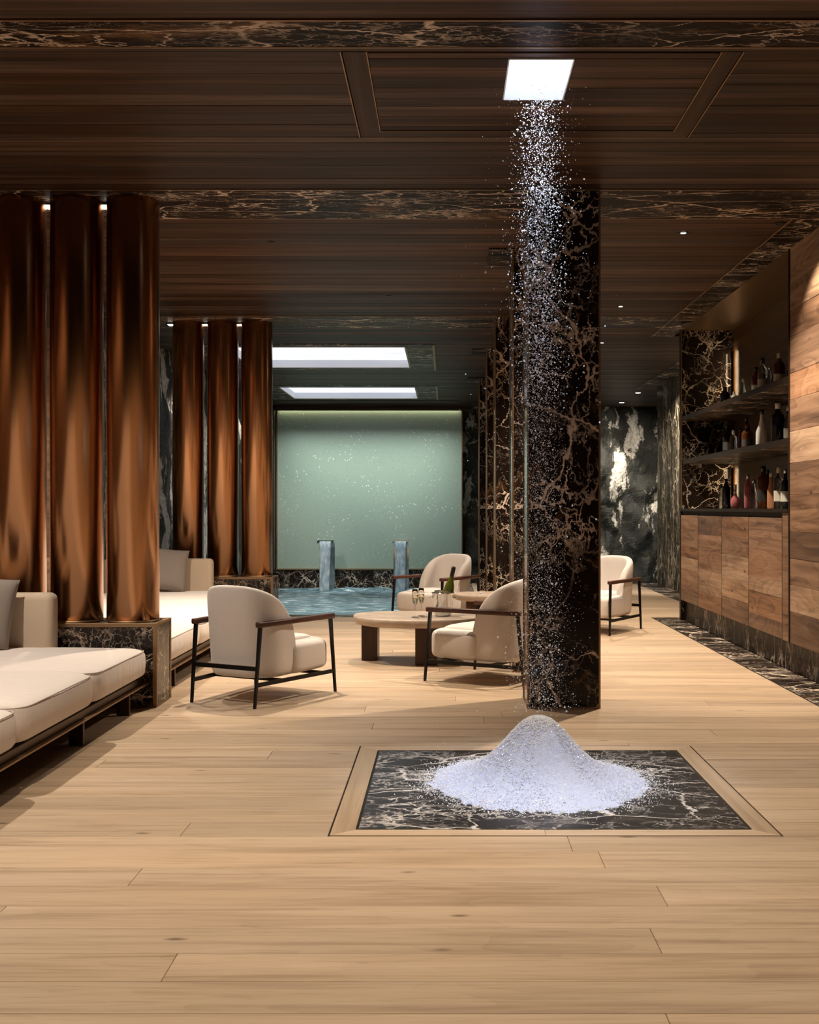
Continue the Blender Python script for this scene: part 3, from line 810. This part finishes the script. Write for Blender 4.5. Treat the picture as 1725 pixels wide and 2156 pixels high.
box('edge_trim', 2.724, 2.736, 12.632, 12.644, 1.297, CEIL, M['brass'], ne)
nt = box('trim_9', 2.735, 3.40, 8.67, 12.645, CEIL-0.001, CEIL+0.02, plain('niche_soffit', (0.36, 0.235, 0.12), 0.34, 0.85)); tag(nt, 'brushed bronze soffit of the bar niche', 'trim', kind='structure')
box('edge_line', 2.728, 2.736, 8.67, 12.645, CEIL-0.012, CEIL+0.02, M['brass'], nt)
for zt, l in ((1.862, 'lower marble bottle shelf of the bar'), (2.36, 'upper marble bottle shelf of the bar')):
    s = empty('bottle_shelf', (3.03, 10.66, zt)); tag(s, l, 'shelf', 'marble bottle shelves')
    loc_box('slab', s, 2.752, 3.33, 8.68, 12.644, zt-0.05, zt, M['marble_x'], 0.002)
    loc_box('brass_edge', s, 2.745, 2.752, 8.68, 12.644, zt-0.05, zt+0.001, M['bronze_dark'])
for (z0, z1, l) in ((2.38, 3.1, 'upper warm light strip in the corner of the bar niche'), (1.32, 1.76, 'lower warm light strip in the corner of the bar niche')):
    e = empty('light_strip', (3.292, 12.52, z0)); tag(e, l, 'light strip', 'bar niche light strips')
    box('diffuser', -0.004, 0.004, -0.008, 0.008, 0.0, z1-z0, M['led_warm'], e)
    box('strip_shield', -0.020, 0.008, -0.016, -0.012, 0.0, z1-z0, M['bronze_dark'], e)  # plate added to shield the bright strip from view

# ---- bottles
def bprof(kind, r, h):
    n = {'wine':  [(0, 0), (r*.9, 0), (r, .01), (r, h*.58), (r*.85, h*.66), (r*.40, h*.75), (r*.34, h*.93), (0, h*.93)],
         'spirit': [(0, 0), (r*.92, 0), (r, .012), (r, h*.66), (r*.92, h*.72), (r*.45, h*.79), (r*.36, h*.90), (0, h*.90)],
         'round': [(0, 0), (r*.6, 0), (r*.92, h*.10), (r, h*.24), (r*.88, h*.40), (r*.4, h*.52), (r*.26, h*.60), (r*.26, h*.84), (0, h*.84)],
         'slim':  [(0, 0), (r*.92, 0), (r, .01), (r*.96, h*.5), (r*.6, h*.66), (r*.42, h*.78), (r*.40, h*.92), (0, h*.92)],
         'cone':  [(0, 0), (r*.95, 0), (r, .012), (r*.98, h*.42), (r*.55, h*.62), (r*.32, h*.78), (r*.30, h*.92), (0, h*.92)]}[kind]
    return n
COLR = {'black': plain('black_glass', (0.008, 0.008, 0.009), 0.08), 'green': plain('dark_green_glass', (0.012, 0.025, 0.012), 0.08),
        'amber': plain('amber_spirit', (0.10, 0.028, 0.008), 0.06, 0.0, Transmission_Weight=0.35), 'clear': glass('bottle_glass', (0.90, 0.94, 0.94)),
        'pink': plain('rose_spirit', (0.62, 0.20, 0.22), 0.06, 0.0, Transmission_Weight=0.4), 'peach': plain('peach_liqueur', (0.72, 0.34, 0.18), 0.12, 0.0, Transmission_Weight=0.3),
        'white': plain('white_glazed', (0.80, 0.79, 0.76), 0.25), 'cream': plain('cream_cap', (0.62, 0.52, 0.38), 0.5), 'red': plain('dark_red_glass', (0.10, 0.012, 0.012), 0.08),
        'paper': plain('paper_label', (0.60, 0.56, 0.48), 0.7), 'darkpaper': plain('black_label', (0.03, 0.028, 0.026), 0.6), 'silver': plain('silver_cap', (0.6, 0.6, 0.6), 0.25, 1.0)}
def bottle(y, x, z, kind, r, h, colr, cap, lab, label, group):
    e = empty('bottle', (x, y, z)); tag(e, label, 'bottle', group)
    p = bprof(kind, r, h)
    lathe('glass', p, COLR[colr], e, 20)
    top = p[-1][1]; rn = p[-2][0]
    lathe('cap', [(0, top-0.012), (rn*1.15, top-0.012), (rn*1.15, h-0.002), (rn*1.0, h), (0, h)], COLR[cap], e, 16)
    if lab:
        z0, z1 = (h*.18, h*.44) if kind != 'round' else (h*.62, h*.74)
        rr = r*1.012 if kind != 'round' else r*.27
        if kind == 'cone': z1 = h*.38
        lathe('label', [(rr, z0), (rr, z1)], COLR[lab], e, 20)
CT, S1, S2 = 1.296, 1.8635, 2.3615
bl = [
 # counter
 (11.95, 3.02, CT, 'slim', .036, .26, 'clear', 'black', None, 'slim clear bottle with black cap, first on the counter'),
 (11.67, 3.00, CT, 'spirit', .044, .32, 'black', 'black', None, 'broad black bottle on the counter near the marble end'),
 (11.30, 3.00, CT, 'round', .050, .25, 'pink', 'cream', 'paper', 'round pink decanter on the counter'),
 (10.90, 3.02, CT, 'spirit', .038, .34, 'pink', 'silver', None, 'tall pink liqueur bottle on the counter'),
 (10.70, 3.16, CT, 'wine', .038, .38, 'black', 'black', None, 'tall dark bottle behind the pink liqueur on the counter'),
 (10.55, 2.98, CT, 'slim', .034, .28, 'clear', 'silver', None, 'slim clear bottle left of the big amber bottle on the counter'),
 (10.30, 3.00, CT, 'spirit', .058, .40, 'amber', 'black', 'darkpaper', 'big dark amber bottle in the middle of the counter'),
 (10.06, 3.00, CT, 'slim', .036, .33, 'peach', 'cream', None, 'peach coloured bottle on the counter'),
 (9.96, 3.16, CT, 'wine', .036, .38, 'green', 'black', None, 'dark green bottle behind the peach one on the counter'),
 (9.83, 3.00, CT, 'spirit', .042, .37, 'clear', 'cream', 'paper', 'clear bottle with cream cap on the counter'),
 (9.70, 3.02, CT, 'wine', .040, .35, 'black', 'silver', 'paper', 'black bottle nearest the timber wall on the counter'),
 # lower shelf
 (11.75, 3.03, S1, 'wine', .045, .33, 'black', 'black', 'darkpaper', 'tall black bottle at the left end of the lower shelf'),
 (11.55, 3.12, S1, 'slim', .032, .28, 'red', 'black', None, 'slim dark red bottle on the lower shelf'),
 (11.38, 3.00, S1, 'spirit', .038, .25, 'clear', 'white', None, 'small clear bottle with white cap on the lower shelf'),
 (11.10, 3.06, S1, 'wine', .042, .36, 'green', 'black', None, 'tall dark green bottle on the lower shelf'),
 (10.85, 3.00, S1, 'spirit', .055, .27, 'amber', 'amber', 'darkpaper', 'squat amber bottle on the lower shelf'),
 (10.58, 3.06, S1, 'wine', .040, .37, 'black', 'black', None, 'tall black bottle left of the white one on the lower shelf'),
 (10.35, 3.00, S1, 'cone', .056, .37, 'white', 'black', None, 'white bottle with black cap on the lower shelf'),
 (10.14, 3.10, S1, 'slim', .034, .24, 'peach', 'cream', None, 'small peach bottle on the lower shelf'),
 (9.92, 3.02, S1, 'spirit', .060, .39, 'black', 'white', None, 'broad black bottle with white cap on the lower shelf'),
 (9.74, 3.06, S1, 'wine', .042, .34, 'clear', 'cream', 'paper', 'clear bottle nearest the timber wall on the lower shelf'),
 # upper shelf
 (11.95, 3.05, S2, 'slim', .034, .22, 'green', 'black', None, 'small dark green bottle at the left end of the upper shelf'),
 (11.72, 3.00, S2, 'spirit', .052, .24, 'black', 'black', None, 'squat black bottle on the upper shelf'),
 (11.35, 3.00, S2, 'spirit', .030, .15, 'white', 'white', None, 'tiny white bottle on the upper shelf'),
 (11.08, 3.02, S2, 'cone', .036, .25, 'clear', 'white', None, 'clear cone bottle on the upper shelf'),
 (10.93, 3.12, S2, 'cone', .034, .27, 'peach', 'cream', None, 'pale peach cone bottle on the upper shelf'),
 (10.68, 3.04, S2, 'spirit', .044, .32, 'red', 'black', 'paper', 'dark red bottle with black cap on the upper shelf'),
 (10.50, 3.12, S2, 'slim', .034, .30, 'clear', 'silver', None, 'slim clear bottle with silver cap on the upper shelf'),
 (10.33, 3.00, S2, 'spirit', .046, .36, 'clear', 'black', 'paper', 'clear bottle with pale label and black cap on the upper shelf'),
 (10.08, 3.05, S2, 'cone', .050, .26, 'clear', 'clear', None, 'small clear decanter on the upper shelf'),
 (9.88, 3.02, S2, 'spirit', .050, .34, 'amber', 'cream', 'paper', 'amber bottle with tall cream cap on the upper shelf'),
 (9.72, 3.08, S2, 'slim', .040, .30, 'black', 'black', None, 'black bottle nearest the timber wall on the upper shelf')]
for (y, x, z, kd, r, h, c, cp, lb, l) in bl:
    bottle(y, x, z, kd, r, h, c, cp, lb, l, 'bottles on the '+('counter' if z == CT else 'lower shelf' if z == S1 else 'upper shelf'))

# ------------------------------------------------------------------ sofas
def sofa(ya, yb, n, label, piece):
    e = empty('daybed_sofa', (-2.78, (ya+yb)/2, 0)); tag(e, label, 'sofa', 'long daybed sofas')
    h = (yb-ya)/2; xl, xr = -0.90, 0.86
    bm = bmesh.new(); bm_box(bm, xl+0.02, xr-0.05, -h+0.02, h-0.01, 0.145, 0.200)
    from_bm('platform', bm, M['bronze_dark'], e)
    box('rail', xr-0.045, xr-0.02, -h, h-0.005, 0.150, 0.160, M['brass'], e, 0.001)
    L = 2*h/n
    for k in range(n):
        c = -h+(k+0.5)*L
        a_, b_, hh = (xr-xl)/2, L/2, 0.115
        bm = bmesh.new()
        superell(bm, ((xl+xr)/2, c, 0.305), a_, b_*1.003, hh, 0.36, 0.14, 96, 20)
        for v in bm.verts:   # slack, hand-made fullness
            v.co.z += 0.012*noise.noise(Vector((v.co.x*2.2+k*5, v.co.y*2.2, v.co.z*2)))*(1 if v.co.z > 0.3 else 0)
        cu = from_bm('seat_cushion', bm, M['fab_sofa'], e, True)
        bm = bmesh.new(); pts = []
        for i in range(120):
            u = 2*PI*i/120; vv = 0.30
            cv, sv = sgp(math.cos(vv), 0.36), sgp(math.sin(vv), 0.36)
            pts.append(((xl+xr)/2+a_*cv*sgp(math.cos(u), 0.14)*1.002, c+b_*cv*sgp(math.sin(u), 0.14)*1.002, 0.305+hh*sv+0.002))
        bm_tube(bm, pts, 0.0035, 6, True)
        from_bm('piping', bm, M['piping'], cu, True)
    # upright back panel across the end
    bk = box('back_panel', xl, 0.275, h-0.15, h-0.005, 0.30, 0.757, M['fab_back'], e, 0.045, 4, True)
    # plate legs
    for yy in piece:
        yl = yy-(ya+yb)/2
        box('leg', xr-0.14, xr-0.06, yl-0.012, yl+0.012, 0.0, 0.145, M['bronze_dark'], e, 0.002)
        box('leg', xl+0.06, xl+0.14, yl-0.012, yl+0.012, 0.0, 0.145, M['bronze_dark'], e, 0.002)
    return e
sofa(3.92, 7.10, 3, 'long cream sofa in the left foreground, in front of the copper pillars', (4.3, 5.98, 6.85))
sofa(7.56, 11.86, 4, 'cream sofa beyond the near copper pillars, beside the armchair', (8.0, 9.55, 11.2))
def pillow(x, y, z, rz, tilt, label):
    bm = bmesh.new()
    n = 22
    for s in (1, -1):
        g = {}
        for j in range(n+1):
            for i in range(n+1):
                u, v = -1+2*i/n, -1+2*j/n
                t = max(0, (1-u**4)*(1-v**4))**0.55
                pin = 1-0.06*(1-abs(u)**2)*abs(v)**3-0.0
                g[i, j] = bm.verts.new((u*0.23*(1-0.05*(1-v*v)), s*0.075*t, v*0.23*(1-0.05*(1-u*u))))
        for j in range(n):
            for i in range(n): bm.faces.new((g[i, j], g[i+1, j], g[i+1, j+1], g[i, j+1]))
    bmesh.ops.remove_doubles(bm, verts=bm.verts, dist=0.0005)
    o = from_bm('pillow', bm, M['fab_pillow'], None, True)
    o.location = (x, y, z); o.rotation_euler = (tilt, 0.12, rz)
    tag(o, label, 'pillow', 'taupe pillows on the sofas')
pillow(-2.92, 6.78, 0.655, 0.25, -0.28, 'taupe velvet pillow leaning on the near sofa back')
pillow(-2.96, 11.53, 0.655, 0.25, -0.28, 'taupe velvet pillow leaning on the far sofa back')

# ------------------------------------------------------------------ armchairs
def chair():
    e = empty('lounge_armchair')
    # wrapped back shell
    w_, yr, yf, rc = 0.285, -0.33, 0.02, 0.20
    path = []
    for i in range(6): path.append((w_, yf+(yr+rc-yf)*i/6, (1, 0)))
    for i in range(9):
        a_ = PI/2*i/8; path.append((w_-rc+rc*math.cos(a_), yr+rc-rc*math.sin(a_), (math.cos(a_), -math.sin(a_))))
    for i in range(1, 4): path.append(((w_-rc)*(1-i/4), yr, (0, -1)))
    path.append((0, yr, (0, -1)))
    path = path+[(-x, y, (-nx, ny)) for x, y, (nx, ny) in path[-2::-1]]
    rings = []
    bm = bmesh.new()
    T = 0.085
    for x, y, (nx, ny) in path:
        t = min(1.0, max(0.0, (y-yr)/(yf-yr)))
        top = 0.40+0.39*math.sqrt(max(0.0, 1-t**2.0)) - 0.045*(abs(x)/w_)**3*(1-t)
        prof = [(0.0, 0.165), (0.0, 0.30), (0.0, 0.30+(top-0.30)*0.5), (0.0, top-0.035), (-0.018, top-0.008), (-T*0.45, top), (-T*0.8, top-0.010), (-T, top-0.045), (-T, 0.30+(top-0.30)*0.5), (-T, 0.30), (-T, 0.165)]
        ring = []
        for o_, zz in prof:
            lean = -0.055*max(0.0, (zz-0.30)/0.5)
            ring.append(bm.verts.new((x+nx*o_*1.0, y+ny*o_+lean, zz)))
        rings.append(ring)
    m = len(rings[0])
    for p, q in zip(rings, rings[1:]):
        for k in range(m):
            l = (k+1) % m; bm.faces.new((p[k], p[l], q[l], q[k]))
    bm.faces.new(rings[0]); bm.faces.new(rings[-1][::-1])
    o = from_bm('backrest', bm, M['fab'], e, True)
    md = o.modifiers.new('sub', 'SUBSURF'); md.levels = 1; md.render_levels = 2
    # seat block with a bulging front
    bm = bmesh.new(); superell(bm, (0, 0.165, 0.278), 0.315, 0.225, 0.115, 0.34, 0.30, 64, 20)
    from_bm('seat', bm, M['fab'], e, True)
    bm = bmesh.new(); superell(bm, (0, 0.03, 0.345), 0.225, 0.32, 0.075, 0.45, 0.35, 64, 16)
    from_bm('seat_cushion', bm, M['fab'], e, True)
    # black steel frame
    for s in (-1, 1):
        bar('leg', (s*0.335, 0.345, 0.525), (s*0.350, 0.385, 0.0), 0.024, 0.020, M['black'], e, 0.016, 0.016)
        bar('leg', (s*0.268, -0.375, 0.525), (s*0.262, -0.425, 0.0), 0.024, 0.020, M['black'], e, 0.016, 0.016)
        bar('side_rail', (s*0.264, -0.411, 0.150), (s*0.345, 0.372, 0.150), 0.018, 0.026, M['black'], e, up=(0, 0, 1))
        bar('armrest', (s*0.266, -0.400, 0.540), (s*0.338, 0.375, 0.540), 0.046, 0.036, M['walnut_arm'], e, up=(0, 0, 1), bev=0.008)
    bar('rear_rail', (-0.264, -0.402, 0.255), (0.264, -0.402, 0.255), 0.016, 0.028, M['black'], e, up=(0, 0, 1))
    bar('cross_rail', (-0.33, 0.25, 0.152), (0.33, 0.25, 0.152), 0.022, 0.022, M['black'], e, up=(0, 0, 1))
    bar('cross_rail', (-0.29, -0.16, 0.152), (0.29, -0.16, 0.152), 0.022, 0.022, M['black'], e, up=(0, 0, 1))
    return e
c0 = chair()
CH_ = [(-1.27, 7.57, (0.34, 0.65), 'cream armchair seen from behind, left of the coffee table'),
       (0.36, 8.30, (-0.83, 0.56), 'cream armchair half hidden behind the nearest marble column'),
       (-0.08, 12.08, (-0.62, -0.78), 'cream armchair facing forward in front of the pool'),
       (1.64, 11.62, (-0.63, -0.78), 'cream armchair right of the nearest column, by the bar')]
for k, (x, y, (fx, fy), l) in enumerate(CH_):
    o = c0 if k == 0 else copy_tree(c0)
    o.location = (x, y, 0); o.rotation_euler = (0, 0, math.atan2(fy, fx)-PI/2)
    tag(o, l, 'armchair', 'cream lounge armchairs')

# ------------------------------------------------------------------ tables
def pebble(name, pts, z0, z1, mat, parent):
    """closed smooth outline with a rounded edge"""
    bm = bmesh.new(); n = len(pts)
    cx = sum(p[0] for p in pts)/n; cy = sum(p[1] for p in pts)/n
    H = z1-z0
    prof = [(0.90, z0), (0.965, z0+H*0.12), (0.995, z0+H*0.45), (1.0, z0+H*0.75), (0.995, z1-0.004), (0.985, z1)]
    rings = [[bm.verts.new((cx+(x-cx)*s, cy+(y-cy)*s, zz)) for x, y in pts] for s, zz in prof]
    for p, q in zip(rings, rings[1:]):
        for i in range(n):
            j = (i+1) % n; bm.faces.new((p[i], p[j], q[j], q[i]))
    bm.faces.new(rings[0][::-1]); bm.faces.new(rings[-1])
    o = from_bm(name, bm, mat, parent, True)
    for p in o.data.polygons:
        if len(p.vertices) > 4: p.use_smooth = False
    return o
def outline(a_, b_, e_, skew=0.0, n=72):
    return [(a_*sgp(math.cos(2*PI*i/n), e_)*(1+skew*math.sin(2*PI*i/n)), b_*sgp(math.sin(2*PI*i/n), e_)) for i in range(n)]
t = empty('coffee_table', (-0.23, 9.32, 0)); tag(t, 'low coffee table with rounded travertine top holding the ice bucket', 'table')
pebble('top', outline(0.555, 0.42, 0.80, 0.16), 0.315, 0.385, M['travertine'], t)
box('leg', -0.485, -0.35, -0.02, 0.30, 0.0, 0.316, M['walnut'], t, 0.006)
box('leg', -0.02, 0.16, -0.29, -0.12, 0.0, 0.316, M['walnut'], t, 0.006)
box('leg', 0.20, 0.34, 0.12, 0.32, 0.0, 0.316, M['walnut'], t, 0.006)
t = empty('side_table', (0.44, 10.75, 0)); tag(t, 'taller travertine side table behind the half hidden armchair', 'table')
pebble('top', outline(0.36, 0.30, 0.8, 0.12), 0.40, 0.46, M['travertine'], t)
box('leg', -0.24, -0.02, -0.20, 0.05, 0.0, 0.401, M['walnut'], t, 0.006)
box('leg', 0.06, 0.22, -0.02, 0.20, 0.0, 0.401, M['walnut'], t, 0.006)

# champagne bucket, bottle, ice cubes, flutes
TZ = 0.386
BX, BY = -0.02, 9.28
b = empty('ice_bucket', (BX, BY, TZ)); tag(b, 'shiny steel ice bucket on the coffee table', 'ice bucket')
lathe('bucket', [(0, 0), (0.062, 0), (0.070, 0.012), (0.094, 0.19), (0.098, 0.195), (0.096, 0.20), (0.090, 0.195), (0.066, 0.02), (0, 0.015)], M['chrome'], b, 32)
for s in (-1, 1):
    bm = bmesh.new()
    bm_tube(bm, [(s*(0.088+0.026*math.sin(PI*i/10)), 0.03*math.cos(PI*i/10), 0.155) for i in range(11)], 0.005, 8)
    from_bm('handle', bm, M['chrome'], b, True)
bt = empty('champagne_bottle', (BX+0.015, BY, TZ+0.055)); bt.rotation_euler = (0, math.radians(12), 0); tag(bt, 'green champagne bottle with dark foil leaning in the ice bucket', 'bottle')
lathe('glass', [(0, 0.02), (0.02, 0.0), (0.042, 0.004), (0.044, 0.02), (0.044, 0.17), (0.038, 0.21), (0.022, 0.255), (0.016, 0.29), (0.016, 0.30)], M['g_green'], bt, 28)
lathe('foil', [(0.0165, 0.245+0.035), (0.0172, 0.30), (0.0185, 0.345), (0.018, 0.365), (0.012, 0.372), (0, 0.372)], M['foil'], bt, 24)
lathe('label', [(0.0446, 0.08), (0.0446, 0.15)], plain('gold_label', (0.45, 0.36, 0.12), 0.4, 0.3), bt, 28)
for i in range(9):
    a_ = i*2.3; rr = 0.055+0.012*((i*7) % 3)/2
    px_, py_ = BX+rr*math.cos(a_), BY+rr*math.sin(a_)
    if abs(px_-BX-0.045) < 0.045 and abs(py_-BY) < 0.045: px_ -= 0.09
    o = box('ice_cube', -0.013, 0.013, -0.013, 0.013, -0.013, 0.013, glass('ice_cube_glass', (0.95, 0.97, 1.0), 0.1) if i == 0 else bpy.data.materials['ice_cube_glass'], None, 0.003)
    o.location = (px_, py_, TZ+0.197+0.004*(i % 3)); o.rotation_euler = (i*0.7, i*1.1, i*0.4)
    tag(o, 'clear ice cube heaped in the steel bucket', 'ice cube', 'ice cubes in the bucket')
def flute(x, y, label):
    f = empty('champagne_flute', (x, y, TZ)); tag(f, label, 'glass', 'champagne flutes')
    bowl = [(0.004, 0.095), (0.018, 0.115), (0.026, 0.15), (0.0255, 0.20), (0.022, 0.235), (0.021, 0.235), (0.0245, 0.20), (0.025, 0.15), (0.017, 0.117), (0, 0.1)]
    lathe('bowl', bowl, M['glass'], f, 24)
    lathe('stem', [(0.0035, 0.004), (0.003, 0.05), (0.004, 0.096)], M['glass'], f, 12)
    lathe('foot', [(0, 0), (0.032, 0), (0.032, 0.002), (0.006, 0.006), (0, 0.006)], M['glass'], f, 24)
    lathe('champagne', [(0, 0.102), (0.0165, 0.118), (0.0244, 0.15), (0.0243, 0.185), (0, 0.185)], M['champ'], f, 20)
flute(-0.255, 9.16, 'left champagne flute on the coffee table')
flute(-0.205, 9.27, 'right champagne flute on the coffee table, beside the ice bucket')

# ------------------------------------------------------------------ crushed ice pile and falling ice
PXc, PYc = 0.445, 5.20
def mound_h(r):
    if r > 0.66: return 0.0
    z = 0.335/(1+(r/0.212)**2.45) - 0.026
    return max(0.0, z)*min(1.0, max(0.0, (0.60-r)/0.14))
mo = empty('ice_pile', (PXc, PYc, 0.0)); tag(mo, 'cone of crushed white ice heaped on the marble inlay', 'ice pile')
nr, na = 90, 200
vs = [(0, 0, mound_h(0))]; fs = []
for j in range(1, nr+1):
    for i in range(na):
        a_ = 2*PI*i/na; r = 0.58*j/nr
        rr = r*(1+0.10*noise.noise(Vector((math.cos(a_)*1.5, math.sin(a_)*1.5, 3)))+0.03*noise.noise(Vector((math.cos(a_)*9, math.sin(a_)*9, 1))))
        x, y = rr*math.cos(a_), rr*math.sin(a_)
        h = mound_h(r)
        zz = h - 0.005 + 0.004*noise.noise(Vector((x*55, y*55, 1))) + 0.005*noise.noise(Vector((x*22, y*22, 5)))
        vs.append((x, y, zz if j < nr else -0.02))
for i in range(na): fs.append((0, 1+i, 1+(i+1) % na))
for j in range(nr-1):
    for i in range(na):
        a0 = 1+j*na; a1 = 1+(j+1)*na; k = (i+1) % na
        fs.append((a0+i, a1+i, a1+k, a0+k))
me = bpy.data.meshes.new('heap'); me.from_pydata(vs, [], fs); me.polygons.foreach_set('use_smooth', [True]*len(fs))
link('heap', me, M['ice'], mo)
OCT_V = [(1, 0, 0), (-1, 0, 0), (0, 1, 0), (0, -1, 0), (0, 0, 1), (0, 0, -1)]
OCT_F = [(0, 2, 4), (2, 1, 4), (1, 3, 4), (3, 0, 4), (2, 0, 5), (1, 2, 5), (3, 1, 5), (0, 3, 5)]
def grains(name, items, mat, parent):
    vs, fs = [], []
    for (x, y, z, r) in items:
        b = len(vs)
        rm = Matrix.Rotation(random.uniform(0, 6.28), 3, Vector((random.gauss(0, 1), random.gauss(0, 1), random.gauss(0, 1))).normalized())
        s = (random.uniform(.7, 1.2), random.uniform(.7, 1.2), random.uniform(.7, 1.3))
        for v in OCT_V:
            p = rm @ Vector((v[0]*r*s[0], v[1]*r*s[1], v[2]*r*s[2])); vs.append((x+p.x, y+p.y, z+p.z))
        fs += [tuple(b+i for i in f) for f in OCT_F]
    me = bpy.data.meshes.new(name); me.from_pydata(vs, [], fs)
    o = link(name, me, mat, parent); o['kind'] = 'stuff'
    return o
items = []
for i in range(9000):
    r = abs(random.gauss(0, 0.25)); a_ = random.uniform(0, 2*PI)
    if r > 0.80: continue
    h = mound_h(r); s = random.uniform(0.0018, 0.0045)
    items.append((r*math.cos(a_), r*math.sin(a_), h+s*0.5, s))
for i in range(6000):
    r = random.gauss(0.50, 0.06); a_ = random.uniform(0, 2*PI)
    s = random.uniform(0.0015, 0.004)
    items.append((r*math.cos(a_), r*math.sin(a_), mound_h(r)+s*0.5, s))
grains('loose_grains', items, M['ice_bit'], mo)
items = []
for i in range(19000):
    u = random.random()
    z = 0.32 + (3.33-0.32)*u
    f = (3.33-z)/3.0
    if random.random() < (0.35 if z > 2.9 else 0.0): continue
    if random.random() < 0.10: x, y = random.gauss(0, 0.13), random.gauss(0, 0.10)
    else: x, y = random.gauss(0, 0.052+0.022*f), random.gauss(0, 0.06)
    s = min(0.0075, 0.00135*math.exp(random.gauss(0.15, 0.55)))
    if z < 1.8: s *= 0.8
    items.append((x+0.008, y, z, s))
for i in range(160):
    a_ = random.uniform(0, 2*PI); r = random.uniform(0.1, 0.55); items.append((r*math.cos(a_), r*math.sin(a_), random.uniform(0.05, 0.5)*math.exp(-r), random.uniform(0.001, 0.0022)))
fi = grains('falling_ice', items, M['ice_bit'], None); fi.location = (PXc, 5.25, 0)
tag(fi, 'stream of tiny white ice crystals falling from the ceiling opening', 'falling ice', kind='stuff')
# lamp inside the chute lights the falling ice and the pile
spot((PXc, 5.25, CEIL+0.40), 430, 34, 0.9, (0.76, 0.85, 1.0), (PXc, 5.22, 0), 0.08, None, 'chute_lamp')
